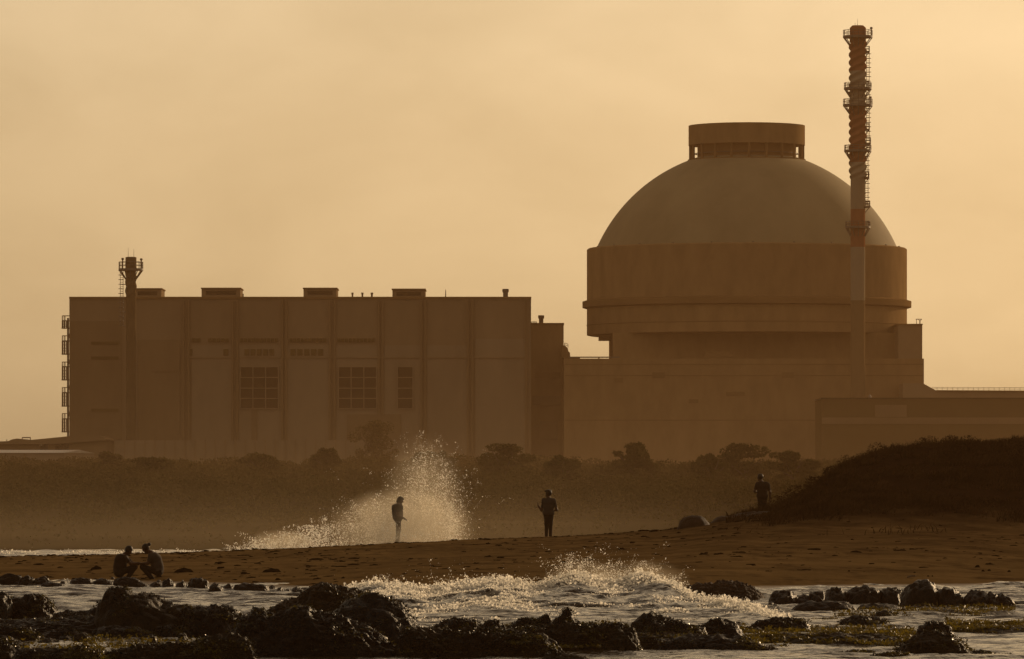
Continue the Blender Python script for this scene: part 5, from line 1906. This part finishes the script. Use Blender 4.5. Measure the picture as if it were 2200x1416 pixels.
def weed_mat(label, rects, seed):
    rng = np.random.default_rng(seed)
    Ps = []
    for (u0, u1, y0, y1, n) in rects:
        n = int(n * 2.4)
        u = rng.uniform(u0, u1, n)
        y = rng.uniform(y0, y1, n)
        D = CAMH * FPX / (y - HZ)
        X = PX(u, D)
        keep = fbm(X * 1.2, D * .5, 0, 3, seed) > rng.uniform(-.35, .35, n)
        z = np.maximum(swell(X, D) * 0.7, 0) + 0.03 + 0.07 * np.clip(fbm(X * 1.5, D * .8, 3, 3, seed + 1) + .3, 0, 1)
        Ps.append(np.stack([X, D, z], -1)[keep])
    P = np.concatenate(Ps)
    V, F = ribbons(P, rng, 0.03, 0.085, up=0.7)
    return tag(link('seaweed', np_mesh('seaweed', V, F), M['weed_mat']), label, 'seaweed', kind='stuff')


weed_mat('yellow green weed lying in the shallows right of the jagged crest', [(2030, 2320, 1346, 1366, 4200)], 11)
weed_mat('weed band between the boulders and the bright water on the far right', [(1930, 2180, 1309, 1328, 2200), (1790, 1960, 1322, 1336, 500)], 12)
weed_mat('yellow green weed flat between the knobbly rock and the mound', [(1590, 1965, 1357, 1392, 5200), (1560, 1700, 1380, 1396, 700)], 13)
weed_mat('weed on the shelf below the wedge shaped and triangular rocks', [(1080, 1340, 1352, 1372, 1600), (1180, 1290, 1372, 1410, 1200), (860, 1010, 1405, 1420, 500)], 14)
weed_mat('weed fringe by the pool at the bottom left', [(-20, 220, 1390, 1418, 800), (180, 460, 1384, 1418, 700)], 15)

# ------------------------------------------------------------------ air: haze over everything, sea mist over the inlet


def volume_box(name, x0, x1, y0, y1, z0, z1, mat):
    o = MB().box(x0, x1, y0, y1, z0, z1).build(name, mat)
    o['kind'] = 'stuff'
    return o


hm = bpy.data.materials.new('haze')
hm.use_nodes = True
nt = hm.node_tree
nt.nodes.clear()
out = nt.nodes.new("ShaderNodeOutputMaterial")
pv = nt.nodes.new("ShaderNodeVolumePrincipled")
pv.inputs['Color'].default_value = (*HAZE_COLOR, 1)
pv.inputs['Density'].default_value = HAZE_DENSITY
pv.inputs['Anisotropy'].default_value = HAZE_G
nt.links.new(pv.outputs[0], out.inputs['Volume'])
tag(volume_box('haze', -760, 760, -60, 1300, -3.5, 82, hm), 'warm evening haze filling the air between the shore and the power station', 'haze')


def mist_material(name, dens, dist_fn, col=(0.90, 0.70, 0.45)):
    m = bpy.data.materials.new(name)
    m.use_nodes = True
    nt = m.node_tree
    nt.nodes.clear()
    out = nt.nodes.new("ShaderNodeOutputMaterial")
    pv = nt.nodes.new("ShaderNodeVolumePrincipled")
    pv.inputs['Color'].default_value = (*col, 1)
    pv.inputs['Anisotropy'].default_value = 0.5
    geo = nt.nodes.new("ShaderNodeNewGeometry")
    d = dist_fn(nt, geo)
    k = nt.nodes.new("ShaderNodeMath")
    k.operation = 'MULTIPLY'
    k.inputs[1].default_value = dens
    nt.links.new(d, k.inputs[0])
    nt.links.new(k.outputs[0], pv.inputs['Density'])
    nt.links.new(pv.outputs[0], out.inputs['Volume'])
    return m


def node_math(nt, op, a, b=None, c=None, clamp=False):
    n = nt.nodes.new("ShaderNodeMath")
    n.operation = op
    n.use_clamp = clamp
    for i, v in enumerate((a, b, c)):
        if v is None: continue
        if isinstance(v, (int, float)): n.inputs[i].default_value = v
        else: nt.links.new(v, n.inputs[i])
    return n.outputs[0]


def low_mist(nt, geo):
    sep = nt.nodes.new("ShaderNodeSeparateXYZ")
    nt.links.new(geo.outputs['Position'], sep.inputs[0])
    e = node_math(nt, 'POWER', 2.718, node_math(nt, 'MULTIPLY', sep.outputs['Z'], -0.75))
    far = node_math(nt, 'MULTIPLY_ADD', sep.outputs['Y'], -1 / 100.0, 320 / 100.0, True)
    near = node_math(nt, 'MULTIPLY_ADD', sep.outputs['Y'], 1 / 12.0, -209 / 12.0, True)
    right = node_math(nt, 'MULTIPLY_ADD', sep.outputs['X'], -1 / 14.0, 14 / 14.0, True)
    return node_math(nt, 'MULTIPLY', node_math(nt, 'MULTIPLY', e, far), node_math(nt, 'MULTIPLY', near, right))


def puff(cx, cy, cz, rx, ry, rz, seed):
    def fn(nt, geo):
        mp = nt.nodes.new("ShaderNodeMapping")
        mp.vector_type = 'POINT'
        mp.inputs['Location'].default_value = (-cx / rx, -cy / ry, -cz / rz)
        mp.inputs['Scale'].default_value = (1 / rx, 1 / ry, 1 / rz)
        nt.links.new(geo.outputs['Position'], mp.inputs[0])
        ln = nt.nodes.new("ShaderNodeVectorMath")
        ln.operation = 'LENGTH'
        nt.links.new(mp.outputs[0], ln.inputs[0])
        ns = nt.nodes.new("ShaderNodeTexNoise")
        ns.inputs['Scale'].default_value = 1.6
        ns.inputs['Detail'].default_value = 5
        ns.inputs['Roughness'].default_value = 0.6
        add = nt.nodes.new("ShaderNodeVectorMath")
        add.inputs[1].default_value = (seed, 0, 0)
        nt.links.new(geo.outputs['Position'], add.inputs[0])
        nt.links.new(add.outputs[0], ns.inputs['Vector'])
        base = node_math(nt, 'SUBTRACT', 1.0, ln.outputs['Value'], None, True)
        nz = node_math(nt, 'MULTIPLY_ADD', ns.outputs[0], 3.2, -1.05, True)
        return node_math(nt, 'MULTIPLY', node_math(nt, 'POWER', base, 1.2), nz)
    return fn


def shore_air(nt, geo):
    sep = nt.nodes.new("ShaderNodeSeparateXYZ")
    nt.links.new(geo.outputs['Position'], sep.inputs[0])
    e = node_math(nt, 'POWER', 2.718, node_math(nt, 'MULTIPLY', sep.outputs['Z'], -0.08))
    top = node_math(nt, 'MULTIPLY_ADD', sep.outputs['Z'], -1 / 36.0, 1.0, True)
    near = node_math(nt, 'MULTIPLY_ADD', sep.outputs['Y'], 1 / 120.0, -330 / 120.0, True)
    return node_math(nt, 'MULTIPLY', node_math(nt, 'MULTIPLY', e, top), near)


def puffs(items):
    def fn(nt, geo):
        tot = None
        for (p, k) in items:
            v = node_math(nt, 'MULTIPLY', puff(*p)(nt, geo), k)
            tot = v if tot is None else node_math(nt, 'ADD', tot, v)
        return tot
    return fn


tag(volume_box('sea_mist', -34, 16, 214, 326, 0.15, 7, mist_material('sea_mist', 0.0048, low_mist)), 'low drifting sea mist over the inlet behind the sand spit', 'mist')
tag(volume_box('sea_mist', -150, 150, 330, 850, 0.5, 36, mist_material('shore_air', 0.00012, shore_air)), 'thin salt mist low over the scrub in front of the power station', 'mist')
for lb, box, items in (
        ('misty white heart of the tall splash round the wading person', (690, 1035, 910, 1180, 205.6, 213.4), ((865, 1135, 165, 95, 210.4, 3.0, 0.95), (910, 1075, 100, 150, 209.8, 3.2, 0.24), (850, 1154, 72, 30, 208.0, 1.8, 0.7))),
        ('soft spray hanging over the crest of the near breaker', (1150, 1490, 1190, 1300, 136.5, 142.5), ((1265, 1250, 110, 52, 139.5, 2.6, 0.30), (1385, 1250, 105, 50, 139.5, 2.6, 0.30))),
        ('low mist over the foam run on the sand crest', (520, 690, 1135, 1185, 211.0, 217.0), ((610, 1166, 88, 30, 214.0, 2.8, 0.5),))):
    u0, u1, y0, y1, d0, d1 = box
    dm_ = (d0 + d1) / 2
    ps = []
    for (u, y, wu, hy, D, ry, k) in items:
        q = D / FPX
        ps.append(((PX(u, D), D, PZ(y, D), wu * q, ry, hy * q, u), k))
    tag(volume_box('spray_mist', PX(u0, dm_), PX(u1, dm_), d0, d1, max(PZ(y1, dm_), 0.2), PZ(y0, dm_), mist_material('spray_mist', 1.0, puffs(ps), (0.95, 0.84, 0.66))), lb, 'mist')
